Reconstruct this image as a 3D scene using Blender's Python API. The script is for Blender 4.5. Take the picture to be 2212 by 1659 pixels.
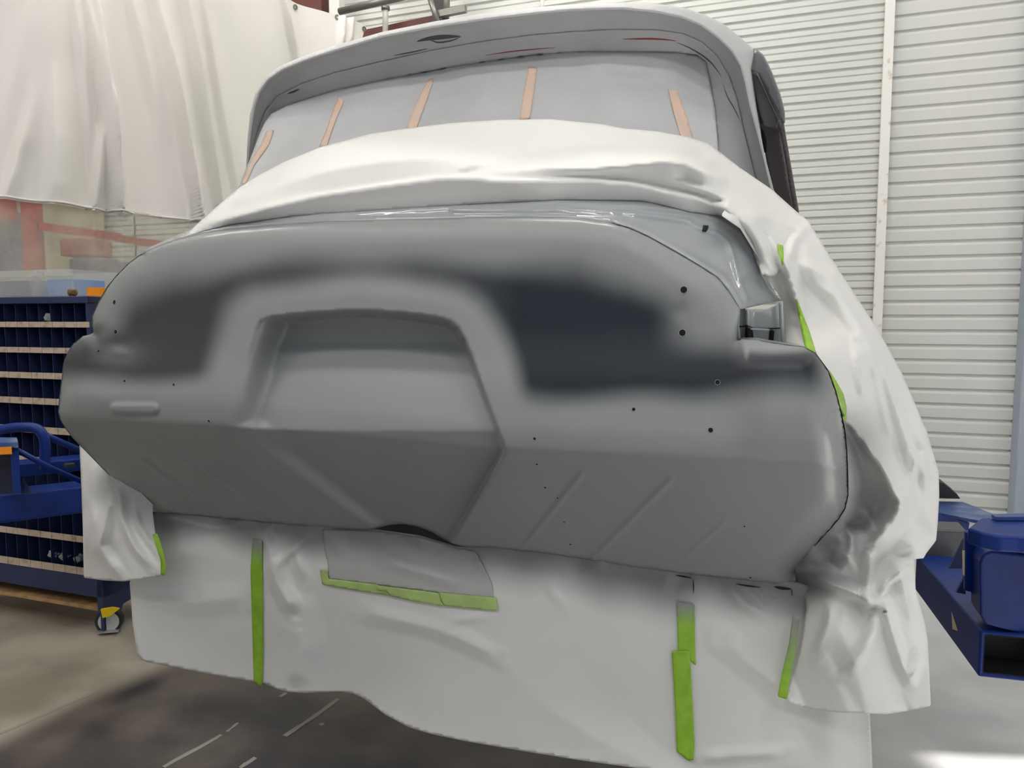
import bpy, bmesh, math, random
import numpy as np
from mathutils import Vector, Matrix
from mathutils.geometry import delaunay_2d_cdt
random.seed(7); rng = np.random.default_rng(7)
for o in list(bpy.data.objects): bpy.data.objects.remove(o)
scn = bpy.context.scene
C = scn.collection
# ------------------------------------------------------------------ camera
IW, IH, F = 2212.0, 1659.0, 1640.0
PITCH = math.atan(139/1640); CAMH = 1.30
cam = bpy.data.cameras.new('camera'); camo = bpy.data.objects.new('camera', cam); C.objects.link(camo)
cam.sensor_fit = 'HORIZONTAL'; cam.sensor_width = 36; cam.lens = 36*F/IW; cam.clip_start = .02
camo.location = (0, 0, CAMH); camo.rotation_euler = (math.pi/2-PITCH, 0, 0)
scn.camera = camo
# ------------------------------------------------------------------ world, sun, exposure
def lin(c):
    return tuple(((x/255)/12.92 if x/255 <= .04045 else ((x/255+.055)/1.055)**2.4) for x in c)
w = bpy.data.worlds.new('sky'); scn.world = w; w.use_nodes = True
bg = w.node_tree.nodes['Background']; bg.inputs[0].default_value = (.80, .88, 1, 1); bg.inputs[1].default_value = .44
sun = bpy.data.lights.new('sun', 'SUN'); sun.energy = 9; sun.angle = .01; sun.color = (1, .96, .9)
suno = bpy.data.objects.new('sun', sun); C.objects.link(suno)
suno.rotation_euler = Vector((-.80, .06, -.55)).to_track_quat('-Z', 'Y').to_euler()
scn.view_settings.view_transform = 'Standard'; scn.view_settings.look = 'None'
scn.view_settings.gamma = 1; scn.view_settings.use_curve_mapping = False
scn.view_settings.exposure = -0.27
LAMP = 43.0
# ------------------------------------------------------------------ geometry of the view: pixel -> ray (used to measure the photo)
FW = np.array([0, math.cos(PITCH), -math.sin(PITCH)]); UP = np.array([0, math.sin(PITCH), math.cos(PITCH)]); RT = np.array([1., 0, 0])
EYE = np.array([0, 0, CAMH])
def rays(xy):
    xy = np.atleast_2d(np.asarray(xy, float))
    return FW[None] + RT[None]*((xy[:, :1]-IW/2)/F) + UP[None]*((IH/2-xy[:, 1:2])/F)
def on_plane(px, py, p0, n):
    d = rays([(px, py)])[0]; n = np.asarray(n, float)
    return EYE + d*(np.dot(np.asarray(p0, float)-EYE, n)/np.dot(d, n))
def at_y(px, py, y): return on_plane(px, py, (0, y, 0), (0, 1, 0))
def at_z(px, py, z): return on_plane(px, py, (0, 0, z), (0, 0, 1))
TH = math.radians(19.6)
U = np.array([math.cos(TH), -math.sin(TH), 0]); V = np.array([math.sin(TH), math.cos(TH), 0]); W = np.array([0, 0, 1.])
C0 = np.array([-.292, 1.56, 0])
def car(xy, v):           # points of the body: on the ray through the measured outline, v metres ahead of the tail plane
    d = rays(xy); v = np.asarray(v, float).reshape(-1)
    s = (np.dot(C0-EYE, V)+v)/(d@V)
    return EYE[None]+d*s[:, None]
# ------------------------------------------------------------------ materials
def mat(name, rgb, rough=.5, metal=0, spec=.5, coat=0, noise=None, bump=None, emit=None, trans=None, attr=None, alpha=None, sub=None):
    m = bpy.data.materials.new(name); m.use_nodes = True
    nt = m.node_tree; N = nt.nodes; L = nt.links; b = N['Principled BSDF']
    col = lin(rgb)+(1,)
    b.inputs['Base Color'].default_value = col
    b.inputs['Roughness'].default_value = rough; b.inputs['Metallic'].default_value = metal
    b.inputs['Specular IOR Level'].default_value = spec; b.inputs['Coat Weight'].default_value = coat
    b.inputs['Coat Roughness'].default_value = .08
    tc = N.new('ShaderNodeTexCoord')
    src = None
    if noise:     # (scale, rgb2, lo, hi)
        n = N.new('ShaderNodeTexNoise'); n.inputs['Scale'].default_value = noise[0]; n.inputs['Detail'].default_value = 6
        L.new(tc.outputs['Object'], n.inputs['Vector'])
        r = N.new('ShaderNodeMapRange'); r.inputs[1].default_value = noise[2]; r.inputs[2].default_value = noise[3]
        L.new(n.outputs[0], r.inputs[0])
        mx = N.new('ShaderNodeMix'); mx.data_type = 'RGBA'; mx.inputs[6].default_value = col; mx.inputs[7].default_value = lin(noise[1])+(1,)
        L.new(r.outputs[0], mx.inputs[0]); src = mx.outputs[2]
    if attr:      # (attribute, rgb2, rough2): sprayed paint, as wide as it lies on the panel
        a = N.new('ShaderNodeAttribute'); a.attribute_name = attr[0]
        mx = N.new('ShaderNodeMix'); mx.data_type = 'RGBA'; mx.inputs[6].default_value = col; mx.inputs[7].default_value = lin(attr[1])+(1,)
        if src: L.new(src, mx.inputs[6])
        L.new(a.outputs['Fac'], mx.inputs[0]); src = mx.outputs[2]
        if len(attr) > 2:
            mr = N.new('ShaderNodeMapRange'); mr.inputs[3].default_value = rough; mr.inputs[4].default_value = attr[2]
            L.new(a.outputs['Fac'], mr.inputs[0]); L.new(mr.outputs[0], b.inputs['Roughness'])
    if src: L.new(src, b.inputs['Base Color'])
    if bump:      # (scale, strength, distance)
        n = N.new('ShaderNodeTexNoise'); n.inputs['Scale'].default_value = bump[0]; n.inputs['Detail'].default_value = 4
        L.new(tc.outputs['Object'], n.inputs['Vector'])
        bp = N.new('ShaderNodeBump'); bp.inputs['Strength'].default_value = bump[1]; bp.inputs['Distance'].default_value = bump[2]
        L.new(n.outputs[0], bp.inputs['Height']); L.new(bp.outputs[0], b.inputs['Normal'])
    if emit: b.inputs['Emission Color'].default_value = lin(emit[0])+(1,); b.inputs['Emission Strength'].default_value = emit[1]
    if alpha is not None: b.inputs['Alpha'].default_value = alpha
    if sub: b.inputs['Transmission Weight'].default_value = 0
    return m
M = {}
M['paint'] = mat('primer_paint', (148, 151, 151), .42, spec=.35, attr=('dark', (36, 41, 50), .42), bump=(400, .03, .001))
def add_gloss(m):
    nt = m.node_tree; N = nt.nodes; L = nt.links; b = N['Principled BSDF']; a = N.new('ShaderNodeAttribute'); a.attribute_name = 'gloss'
    old = b.inputs['Roughness'].links[0].from_socket; mx = N.new('ShaderNodeMix'); mx.data_type = 'FLOAT'
    L.new(a.outputs['Fac'], mx.inputs[0]); L.new(old, mx.inputs[2]); mx.inputs[3].default_value = .2; L.new(mx.outputs[0], b.inputs['Roughness'])
    m2 = N.new('ShaderNodeMath'); m2.operation = 'MULTIPLY'; m2.inputs[1].default_value = .25; L.new(a.outputs['Fac'], m2.inputs[0]); L.new(m2.outputs[0], b.inputs['Coat Weight'])
add_gloss(M['paint'])
M['wet'] = mat('wet_grey_paint', (166, 170, 173), .10, spec=.5, coat=.3)
M['roofpaint'] = mat('roof_primer', (200, 200, 201), .55, noise=(2.5, (186, 186, 188), .4, .7), bump=(500, .04, .001))
M['pillar'] = mat('pillar_primer', (120, 120, 126), .35)
M['taupe'] = mat('door_primer', (92, 86, 86), .45)
M['black'] = mat('hole_black', (8, 8, 9), .9)
M['seam'] = mat('black_seam', (25, 26, 30), .7)
M['rim'] = mat('bare_steel', (190, 192, 195), .3, .6)
M['paper'] = mat('masking_paper', (236, 235, 232), .5, spec=.25, attr=('spray', (142, 144, 144)), bump=(60, .05, .004))
M['winpaper'] = mat('window_masking_paper', (198, 199, 201), .5, noise=(3, (182, 183, 186), .35, .7), bump=(25, .25, .01))
M['green'] = mat('green_tape', (154, 200, 58), .55, attr=('spray', (150, 152, 146)), noise=(40, (140, 188, 44), .4, .6))
M['palegreen'] = mat('pale_green_tape', (188, 214, 130), .6, noise=(14, (176, 200, 124), .4, .6))
M['orange'] = mat('orange_tape', (228, 192, 168), .6, noise=(30, (212, 194, 182), .3, .7))
M['scuff'] = mat('scuffed_primer', (84, 88, 92), .6)
M['red'] = mat('red_putty_line', (170, 60, 60), .6)
M['blue'] = mat('lift_blue', (13, 44, 118), .40, spec=.3, noise=(9, (9, 30, 88), .45, .75), bump=(30, .05, .004))
M['bluedirt'] = mat('dusty_blue', (54, 80, 134), .4, noise=(14, (120, 134, 160), .5, .7))
M['navy'] = mat('cabinet_navy', (34, 46, 86), .5)
M['navydark'] = mat('bin_inside', (22, 28, 52), .6)
M['tan'] = mat('label_strip', (196, 178, 158), .6, noise=(40, (160, 140, 122), .5, .7))
M['wood'] = mat('wood_edge', (176, 140, 98), .6, noise=(20, (140, 106, 70), .4, .7))
M['rust'] = mat('rusty_pin', (92, 62, 48), .6, .3, noise=(50, (60, 42, 36), .4, .6))
M['rubber'] = mat('black_rubber', (34, 34, 36), .6)
M['greysteel'] = mat('grey_steel', (74, 76, 80), .4)
M['cream'] = mat('cream_chip', (214, 196, 160), .6)
M['orangeplastic'] = mat('orange_plastic', (250, 150, 10), .4)
M['yellow'] = mat('yellow_brake', (226, 190, 20), .4)
M['zinc'] = mat('zinc', (190, 190, 186), .3, .7)
M['wheelwhite'] = mat('caster_hub', (196, 200, 196), .35, .3)
M['wall'] = mat('white_sheet_metal', (222, 222, 218), .45, spec=.4, noise=(.8, (208, 210, 204), .4, .7))
M['strip'] = mat('painted_strip', (240, 238, 232), .5, noise=(12, (216, 196, 180), .62, .68))
M['postgrey'] = mat('blue_grey_post', (166, 176, 190), .4)
M['brown'] = mat('red_oxide_steel', (96, 52, 44), .6)
M['ceiling'] = mat('ceiling_white', (214, 212, 204), .7)
M['wallcream'] = mat('cream_board', (206, 198, 170), .8, noise=(2, (188, 178, 148), .4, .7))
M['redsteel'] = mat('red_steel', (176, 44, 40), .5)
M['pinkbox'] = mat('faded_red_box', (176, 96, 92), .6)
M['canvas'] = mat('white_tarp', (240, 235, 230), .6, spec=.3, noise=(1.1, (230, 228, 218), .4, .65), bump=(300, .05, .002))
M['pipe'] = mat('white_pipe', (224, 222, 214), .4)
M['conduit'] = mat('grey_conduit', (130, 128, 122), .4, .5)
M['blackpost'] = mat('black_post', (36, 34, 36), .5)
M['emit'] = mat('lit_tube', (255, 255, 250), .5, emit=((255, 252, 247), LAMP))
M['housing'] = mat('lamp_housing', (230, 230, 230), .5)
M['bluebox'] = mat('blue_box', (40, 130, 220), .5)
M['greybox'] = mat('grey_box', (120, 124, 150), .6)
M['mark'] = mat('worn_floor_paint', (150, 146, 136), .8)
M['brownbit'] = mat('brown_bit', (120, 90, 66), .7)
def clear(name, rgb, opac, rough):
    m = bpy.data.materials.new(name); m.use_nodes = True; nt = m.node_tree; N = nt.nodes; L = nt.links
    N.remove(N['Principled BSDF']); out = N['Material Output']
    t = N.new('ShaderNodeBsdfTransparent'); t.inputs[0].default_value = (.97, .97, .95, 1)
    d = N.new('ShaderNodeBsdfDiffuse'); d.inputs[0].default_value = lin(rgb)+(1,)
    g = N.new('ShaderNodeBsdfGlossy'); g.inputs['Roughness'].default_value = rough
    n = N.new('ShaderNodeTexNoise'); n.inputs['Scale'].default_value = 5; n.inputs['Detail'].default_value = 5
    tc = N.new('ShaderNodeTexCoord'); L.new(tc.outputs['Object'], n.inputs['Vector'])
    r = N.new('ShaderNodeMapRange'); r.inputs[1].default_value = .3; r.inputs[2].default_value = .7
    r.inputs[3].default_value = opac-.1; r.inputs[4].default_value = opac+.1; L.new(n.outputs[0], r.inputs[0])
    m1 = N.new('ShaderNodeMixShader'); L.new(r.outputs[0], m1.inputs[0]); L.new(t.outputs[0], m1.inputs[1]); L.new(d.outputs[0], m1.inputs[2])
    m2 = N.new('ShaderNodeMixShader'); m2.inputs[0].default_value = .05; L.new(m1.outputs[0], m2.inputs[1]); L.new(g.outputs[0], m2.inputs[2])
    L.new(m2.outputs[0], out.inputs[0]); M[name] = m
clear('vinyl', (214, 208, 192), .42, .15)
clear('tote', (236, 238, 238), .22, .25)
clear('bag', (230, 232, 234), .35, .1)
# floor: tan concrete, stain plus painted shadow under the car, painted daylight by the door
def floor_mat():
    m = bpy.data.materials.new('stained_shaded_lit_concrete'); m.use_nodes = True; nt = m.node_tree; N = nt.nodes; L = nt.links; b = N['Principled BSDF']
    g = N.new('ShaderNodeNewGeometry'); sep = N.new('ShaderNodeSeparateXYZ'); L.new(g.outputs['Position'], sep.inputs[0])
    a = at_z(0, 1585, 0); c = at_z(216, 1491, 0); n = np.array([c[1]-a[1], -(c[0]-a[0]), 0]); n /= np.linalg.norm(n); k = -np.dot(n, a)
    def math_(op, x, y):
        q = N.new('ShaderNodeMath'); q.operation = op
        for i, s in enumerate((x, y)):
            if isinstance(s, (int, float)): q.inputs[i].default_value = s
            else: L.new(s, q.inputs[i])
        return q.outputs[0]
    dist = math_('ADD', math_('ADD', math_('MULTIPLY', sep.outputs[0], float(n[0])), math_('MULTIPLY', sep.outputs[1], float(n[1]))), float(k))
    nz = N.new('ShaderNodeTexNoise'); nz.inputs['Scale'].default_value = 2.2; nz.inputs['Detail'].default_value = 7; L.new(g.outputs['Position'], nz.inputs['Vector'])
    nz2 = N.new('ShaderNodeTexNoise'); nz2.inputs['Scale'].default_value = 1.1; nz2.inputs['Detail'].default_value = 4; L.new(g.outputs['Position'], nz2.inputs['Vector'])
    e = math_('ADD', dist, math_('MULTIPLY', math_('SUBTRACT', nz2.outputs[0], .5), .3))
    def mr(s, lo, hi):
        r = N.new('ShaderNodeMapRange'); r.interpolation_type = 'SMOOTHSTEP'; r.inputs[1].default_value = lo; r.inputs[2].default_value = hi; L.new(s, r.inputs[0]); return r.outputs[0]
    dark = math_('MULTIPLY', mr(e, -.02, .12), mr(math_('SUBTRACT', 2.25, e), 0, .4))  # dark bay: stain with the car's shadow mixed into the colour
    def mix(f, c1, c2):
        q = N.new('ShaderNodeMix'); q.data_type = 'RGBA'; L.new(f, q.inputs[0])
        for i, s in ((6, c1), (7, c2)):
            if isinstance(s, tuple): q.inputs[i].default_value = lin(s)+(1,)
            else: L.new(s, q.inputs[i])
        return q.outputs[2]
    light = mix(mr(e, 2.0, 2.6), mix(mr(nz.outputs[0], .35, .65), (140, 132, 119), (176, 168, 154)), mix(mr(nz.outputs[0], .35, .65), (196, 196, 198), (214, 214, 214)))  # lightened beyond the bay, daylight from the door put into the colour
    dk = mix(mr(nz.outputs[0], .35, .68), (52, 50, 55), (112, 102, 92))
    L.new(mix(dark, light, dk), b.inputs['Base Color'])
    L.new(math_('ADD', .30, math_('MULTIPLY', nz.outputs[0], .3)), b.inputs['Roughness'])
    bp = N.new('ShaderNodeBump'); bp.inputs['Strength'].default_value = .08; bp.inputs['Distance'].default_value = .01; L.new(nz.outputs[0], bp.inputs['Height']); L.new(bp.outputs[0], b.inputs['Normal'])
    return m
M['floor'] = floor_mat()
# ------------------------------------------------------------------ object helpers
def link(name, me, m, parent=None, smooth=False):
    o = bpy.data.objects.new(name, me); C.objects.link(o)
    if m is not None: me.materials.append(M[m] if isinstance(m, str) else m)
    if parent is not None: o.parent = parent
    if smooth:
        for p in me.polygons: p.use_smooth = True
    return o
def tag(o, label, cat, group=None, kind=None):
    o['label'] = label; o['category'] = cat
    if group: o['group'] = group
    if kind: o['kind'] = kind
    return o
def struct(o): o['kind'] = 'structure'; return o
def empty(name, loc=(0, 0, 0)):
    o = bpy.data.objects.new(name, None); C.objects.link(o); o.location = loc; o.empty_display_size = .1
    return o
def reparent(o, p):
    o.parent = p; o.matrix_parent_inverse = Matrix.Translation(p.location).inverted(); return o
def meshfrom(name, verts, faces):
    me = bpy.data.meshes.new(name); me.from_pydata([tuple(map(float, v)) for v in verts], [], faces); me.update(); return me
def obox(name, org, ex, ey, ez, m, parent=None, bevel=0):     # box from a corner and three edge vectors
    org, ex, ey, ez = map(lambda q: np.asarray(q, float), (org, ex, ey, ez))
    if np.dot(np.cross(ex, ey), ez) < 0: org = org+ez; ez = -ez
    v = [org+a*ex+b*ey+c*ez for c in (0, 1) for b in (0, 1) for a in (0, 1)]
    f = [(0, 2, 3, 1), (4, 5, 7, 6), (0, 1, 5, 4), (2, 6, 7, 3), (0, 4, 6, 2), (1, 3, 7, 5)]
    o = link(name, meshfrom(name, v, f), m)
    if bevel:
        bv = o.modifiers.new('bevel', 'BEVEL'); bv.width = bevel; bv.segments = 3; bv.limit_method = 'ANGLE'
    if parent is not None: reparent(o, parent)
    return o
def prism(name, poly, ext, m, parent=None, bevel=0):         # closed 3D polygon swept along ext
    poly = [np.asarray(p, float) for p in poly]; ext = np.asarray(ext, float); n = len(poly)
    nrm = sum((np.cross(poly[i], poly[(i+1) % n]) for i in range(n)), np.zeros(3))
    if np.dot(nrm, ext) > 0: poly = poly[::-1]
    v = poly+[p+ext for p in poly]
    f = [tuple(range(n)), tuple(range(2*n-1, n-1, -1))]+[(i, i+n, (i+1) % n+n, (i+1) % n) for i in range(n)]
    o = link(name, meshfrom(name, v, f), m)
    if bevel:
        bv = o.modifiers.new('bevel', 'BEVEL'); bv.width = bevel; bv.segments = 3; bv.limit_method = 'ANGLE'
    if parent is not None: reparent(o, parent)
    return o
def tube(name, pts, r, m, parent=None, seg=10, smoothpath=False):
    pts = [np.asarray(p, float) for p in pts]
    if smoothpath: pts = [np.array(p) for p in crom(np.array(pts), 6)]
    vs, fs = [], []; n = len(pts)
    for i, p in enumerate(pts):
        t = pts[min(i+1, n-1)]-pts[max(i-1, 0)]; t = t/np.linalg.norm(t)
        a = np.cross(t, (0, 0, 1) if abs(t[2]) < .9 else (1, 0, 0)); a /= np.linalg.norm(a); b = np.cross(t, a)
        for k in range(seg):
            q = 2*math.pi*k/seg; vs.append(p+r*(math.cos(q)*a+math.sin(q)*b))
    for i in range(n-1):
        for k in range(seg):
            fs.append((i*seg+k, (i+1)*seg+k, (i+1)*seg+(k+1) % seg, i*seg+(k+1) % seg))
    fs.append(tuple(range(seg))); fs.append(tuple(range(n*seg-1, (n-1)*seg-1, -1)))
    o = link(name, meshfrom(name, vs, fs), m)
    for p_ in o.data.polygons: p_.use_smooth = len(p_.vertices) == 4
    if parent is not None: reparent(o, parent)
    return o
def disc(name, c, ax, r, h, m, parent=None, seg=24, inner=0, bevel=0):   # cylinder or ring along ax
    c = np.asarray(c, float); ax = np.asarray(ax, float); ax = ax/np.linalg.norm(ax)
    a = np.cross(ax, (0, 0, 1) if abs(ax[2]) < .9 else (1, 0, 0)); a /= np.linalg.norm(a); b = np.cross(ax, a)
    prof = [(r, -h/2), (r, h/2)] if not inner else [(r, -h/2), (r, h/2), (inner, h/2), (inner, -h/2)]
    vs, fs = [], []; k = len(prof)
    for i in range(seg):
        q = 2*math.pi*i/seg; d = math.cos(q)*a+math.sin(q)*b
        for rr, z in prof: vs.append(c+d*rr+ax*z)
    for i in range(seg):
        j = (i+1) % seg
        for s in range(k if inner else 1):
            fs.append((i*k+s, j*k+s, j*k+(s+1) % k, i*k+(s+1) % k))
    if not inner:
        fs.append(tuple(i*k for i in range(seg))[::-1]); fs.append(tuple(i*k+1 for i in range(seg)))
    o = link(name, meshfrom(name, vs, fs), m)
    bm = bmesh.new(); bm.from_mesh(o.data); bmesh.ops.recalc_face_normals(bm, faces=bm.faces); bm.to_mesh(o.data); bm.free()
    if parent is not None: reparent(o, parent)
    return o
# ------------------------------------------------------------------ traced surfaces
def crom(p, k, closed=False):           # Catmull-Rom through points, k pieces per span
    p = np.asarray(p, float); n = len(p); out = []
    rngi = range(n if closed else n-1)
    for i in rngi:
        p0, p1, p2, p3 = (p[(i-1) % n] if closed or i > 0 else p[0], p[i], p[(i+1) % n], p[(i+2) % n] if closed or i+2 < n else p[-1])
        for s in range(k):
            t = s/k
            out.append(.5*((2*p1)+(-p0+p2)*t+(2*p0-5*p1+4*p2-p3)*t*t+(-p0+3*p1-3*p2+p3)*t**3))
    if not closed: out.append(p[-1])
    return np.array(out)
def resample(p, step, closed=False):
    p = np.asarray(p, float)
    if closed: p = np.vstack([p, p[:1]])
    seg = np.linalg.norm(np.diff(p, axis=0), axis=1); s = np.r_[0, np.cumsum(seg)]
    n = max(2, int(round(s[-1]/step)))
    t = np.linspace(0, s[-1], n+1)
    keep = np.unique(np.r_[t]); q = np.c_[np.interp(keep, s, p[:, 0]), np.interp(keep, s, p[:, 1])]
    return q[:-1] if closed else q
def pdist(xy, line, side=False):        # distance (and side) of points to a polyline
    line = np.asarray(line, float); best = np.full(len(xy), 1e9); sg = np.zeros(len(xy))
    for a, b in zip(line[:-1], line[1:]):
        d = b-a; L2 = max(1e-9, d@d); t = np.clip(((xy-a)@d)/L2, 0, 1); q = xy-(a+t[:, None]*d)
        r = np.hypot(q[:, 0], q[:, 1]); c = r < best; best = np.where(c, r, best)
        if side: sg = np.where(c, np.sign(d[0]*(xy[:, 1]-a[1])-d[1]*(xy[:, 0]-a[0])), sg)
    return (best, sg) if side else best
def inside(xy, poly):
    x, y = xy[:, 0], xy[:, 1]; c = np.zeros(len(xy), bool); p = np.asarray(poly); q = np.roll(p, -1, 0)
    for (x1, y1), (x2, y2) in zip(p, q):
        if y1 == y2: continue
        k = ((y1 > y) != (y2 > y)) & (x < (x2-x1)*(y-y1)/(y2-y1)+x1); c ^= k
    return c
def sst(x, lo, hi):
    t = np.clip((x-lo)/(hi-lo), 0, 1); return t*t*(3-2*t)
def ip(x, pts):
    p = np.asarray(pts, float); return np.interp(x, p[:, 0], p[:, 1])
def tps(ctrl):
    c = np.asarray(ctrl, float); x = c[:, :2]/1000; n = len(c)
    def k(r2): return np.where(r2 > 1e-12, r2*np.log(np.maximum(r2, 1e-12)), 0)
    A = k(((x[:, None]-x[None])**2).sum(-1))+1e-5*np.eye(n); P = np.c_[np.ones(n), x]
    s = np.linalg.solve(np.block([[A, P], [P.T, np.zeros((3, 3))]]), np.r_[c[:, 2], 0, 0, 0])
    def f(xy):
        q = np.asarray(xy)/1000
        return k(((q[:, None]-x[None])**2).sum(-1))@s[:n]+np.c_[np.ones(len(q)), q]@s[n:]
    return f
def folds(xy, fl):      # paper folds: (polyline, height, reach on one side, reach on the other)
    v = np.zeros(len(xy))
    for ln, a, wl, wr in fl:
        d, s = pdist(xy, ln, True); L = np.asarray(ln, float)
        e = np.minimum(np.hypot(*(xy-L[0]).T), np.hypot(*(xy-L[-1]).T))
        ww = np.where(s > 0, wl, wr); v -= a*np.clip(1-d/ww, 0, 1)**1.1*np.clip(e/40+.15, 0, 1)
    return v
def crumple(xy, amp, sc, seed):   # facetted crumples: max of a few random planes, blended
    r = np.random.default_rng(seed); v = np.zeros(len(xy))
    for k in range(26):
        a = r.uniform(0, math.pi); f = r.uniform(.4, 1.6)/sc; ph = r.uniform(0, 1)
        t = (xy[:, 0]*math.cos(a)+xy[:, 1]*math.sin(a))*f+ph+.35*np.sin(xy[:, 1]*f*2.1+k)+.3*np.sin(xy[:, 0]*f*1.7+2*k)
        v += np.abs((t % 1)-.5)*r.uniform(-1, 1)/(f*sc)
    return amp*v/3
def facet(xy, cell, amp, seed, stretch=1.0, ang=0.0):   # crumpled paper: flat facets between random points
    r = np.random.default_rng(seed); ca_, sa_ = math.cos(ang), math.sin(ang)
    q = np.c_[(xy[:, 0]*ca_+xy[:, 1]*sa_)/stretch, -xy[:, 0]*sa_+xy[:, 1]*ca_]
    cr = np.array([(-100, -100), (2320, -100), (-100, 1800), (2320, 1800)], float); cr = np.c_[(cr[:, 0]*ca_+cr[:, 1]*sa_)/stretch, -cr[:, 0]*sa_+cr[:, 1]*ca_]
    lo, hi = cr.min(0), cr.max(0); q0, q1 = q.min(0), q.max(0)
    gx, gy = np.meshgrid(np.arange(lo[0], hi[0]+cell, cell), np.arange(lo[1], hi[1]+cell, cell))
    p = np.c_[gx.ravel(), gy.ravel()]+r.uniform(-.48, .48, (gx.size, 2))*cell; h = r.uniform(-1, 1, len(p))
    t = delaunay_2d_cdt([Vector((float(a), float(b))) for a, b in p], [], [], 0, 1e-6)
    vv = np.array([(a.x, a.y) for a in t[0]]); hh = np.array([h[i[0]] if len(i) else 0 for i in t[3]]); out = np.zeros(len(q))
    for f in t[2]:
        a, b, c = vv[f[0]], vv[f[1]], vv[f[2]]
        mn = np.minimum(np.minimum(a, b), c); mx = np.maximum(np.maximum(a, b), c)
        if mx[0] < q0[0] or mn[0] > q1[0] or mx[1] < q0[1] or mn[1] > q1[1]: continue
        idx = np.nonzero((q[:, 0] >= mn[0]) & (q[:, 0] <= mx[0]) & (q[:, 1] >= mn[1]) & (q[:, 1] <= mx[1]))[0]
        if not len(idx): continue
        d = (b[1]-c[1])*(a[0]-c[0])+(c[0]-b[0])*(a[1]-c[1])
        if abs(d) < 1e-9: continue
        z = q[idx]; w1 = ((b[1]-c[1])*(z[:, 0]-c[0])+(c[0]-b[0])*(z[:, 1]-c[1]))/d; w2 = ((c[1]-a[1])*(z[:, 0]-c[0])+(a[0]-c[0])*(z[:, 1]-c[1]))/d; w3 = 1-w1-w2
        k = (w1 >= -1e-6) & (w2 >= -1e-6) & (w3 >= -1e-6)
        out[idx[k]] = (w1*hh[f[0]]+w2*hh[f[1]]+w3*hh[f[2]])[k]
    return amp*out
def surf(name, outline, vf, m, parent, step=7, curve=True, attrs=None, thick=.0015, lines=(), smooth=True, off=0.0):
    out = crom(outline, 5, True) if curve else np.asarray(outline, float)
    out = resample(out, step, True)
    x0, y0 = out.min(0); x1, y1 = out.max(0)
    gx, gy = np.meshgrid(np.arange(x0, x1+step, step), np.arange(y0, y1+step, step*.866))
    gx = gx+(np.arange(gx.shape[0]) % 2)[:, None]*step/2
    g = np.c_[gx.ravel(), gy.ravel()]; g = g[inside(g, out)]
    if len(g): g = g[pdist(g, np.vstack([out, out[:1]])) > step*.45]
    pts = [out]; edges = [(i, (i+1) % len(out)) for i in range(len(out))]; n = len(out)
    for ln in lines:
        q = resample(crom(ln, 5), step)
        if len(g): g = g[pdist(g, q) > step*.5]
        edges += [(n+i, n+i+1) for i in range(len(q)-1)]; n += len(q); pts.append(q)
    pts.append(g); xy = np.vstack(pts)
    r = delaunay_2d_cdt([Vector((float(a), float(-b))) for a, b in xy], edges, [], 1, 1e-4)
    xy = np.array([(p.x, -p.y) for p in r[0]]); fs = [tuple(f) for f in r[2]]
    v = vf(xy)+off
    P = car(xy, v)
    me = meshfrom(name, P, fs)
    if attrs:
        for k, fn in attrs.items():
            a = me.attributes.new(k, 'FLOAT', 'POINT'); a.data.foreach_set('value', np.clip(fn(xy), 0, 1).astype(np.float32))
    o = link(name, me, m, smooth=smooth)
    if thick:
        s = o.modifiers.new('thickness', 'SOLIDIFY'); s.thickness = thick; s.offset = -1
    if parent is not None: reparent(o, parent)
    return o
def skin(name, line, v, depth, shift, m, parent):     # sheet that runs forward from a traced edge: (line px, v at edge)
    P = car(line, v); n = len(P); k = 6; vs = []
    for j in range(k+1):
        t = j/k
        vs += list(P+V[None]*depth*t+(np.asarray(shift)[None]*t*t))
    fs = [(j*n+i, j*n+i+1, (j+1)*n+i+1, (j+1)*n+i) for j in range(k) for i in range(n-1)]
    o = link(name, meshfrom(name, vs, fs), m, smooth=True); reparent(o, parent); return o

# ================================================================== THE ROOM
struct(obox('floor', (-9, -6, -.1), (15.5, 0, 0), (0, 20, 0), (0, 0, .1), 'floor'))
floor_o = bpy.data.objects['floor']
struct(obox('ceiling', (-9, -4, 5.6), (15.5, 0, 0), (0, 18, 0), (0, 0, .1), 'ceiling'))
struct(obox('wall_left', (-9, -4, 0), (.1, 0, 0), (0, 18, 0), (0, 0, 5.6), 'wall'))
# right wall with the open door that lets the sun in
wr = struct(obox('wall_right', (6.3, 1.80, 0), (.1, 0, 0), (0, 12.6, 0), (0, 0, 5.6), 'wall'))
reparent(obox('lintel', (6.3, -4, 3.55), (.1, 0, 0), (0, 5.80, 0), (0, 0, 2.05), 'wall'), wr)
# back wall of horizontally ribbed steel sheets, square to the car
WP = at_y(2000, 690, 4.9); WN = -V
def wallpt(px, py): return on_plane(px, py, WP, WN)
def sheet(name, s0, s1, z0, z1, pitch, prof, parent, m='wall'):
    vs, fs = [], []; zs = []
    k = 0
    z = z0
    while z < z1:
        for a, d in prof: zs.append((z+a*pitch, d))
        z += pitch
    for z, d in zs:
        for s in (s0, s1):
            p = WP+U*s-V*d; vs.append((p[0], p[1], z))
    for i in range(len(zs)-1): fs.append((2*i, 2*i+1, 2*i+3, 2*i+2))
    o = link(name, meshfrom(name, vs, fs), m); 
    if parent is not None: reparent(o, parent)
    return o
def wall_s(px, py=690): return float(np.dot(wallpt(px, py)-WP, U))
wb = struct(obox('wall_back', WP+U*-12+V*.08-np.array([0, 0, WP[2]]), U*14.0, V*.08, W*5.6, 'wall'))
sA, sB = wall_s(1894), wall_s(2199)
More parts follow.
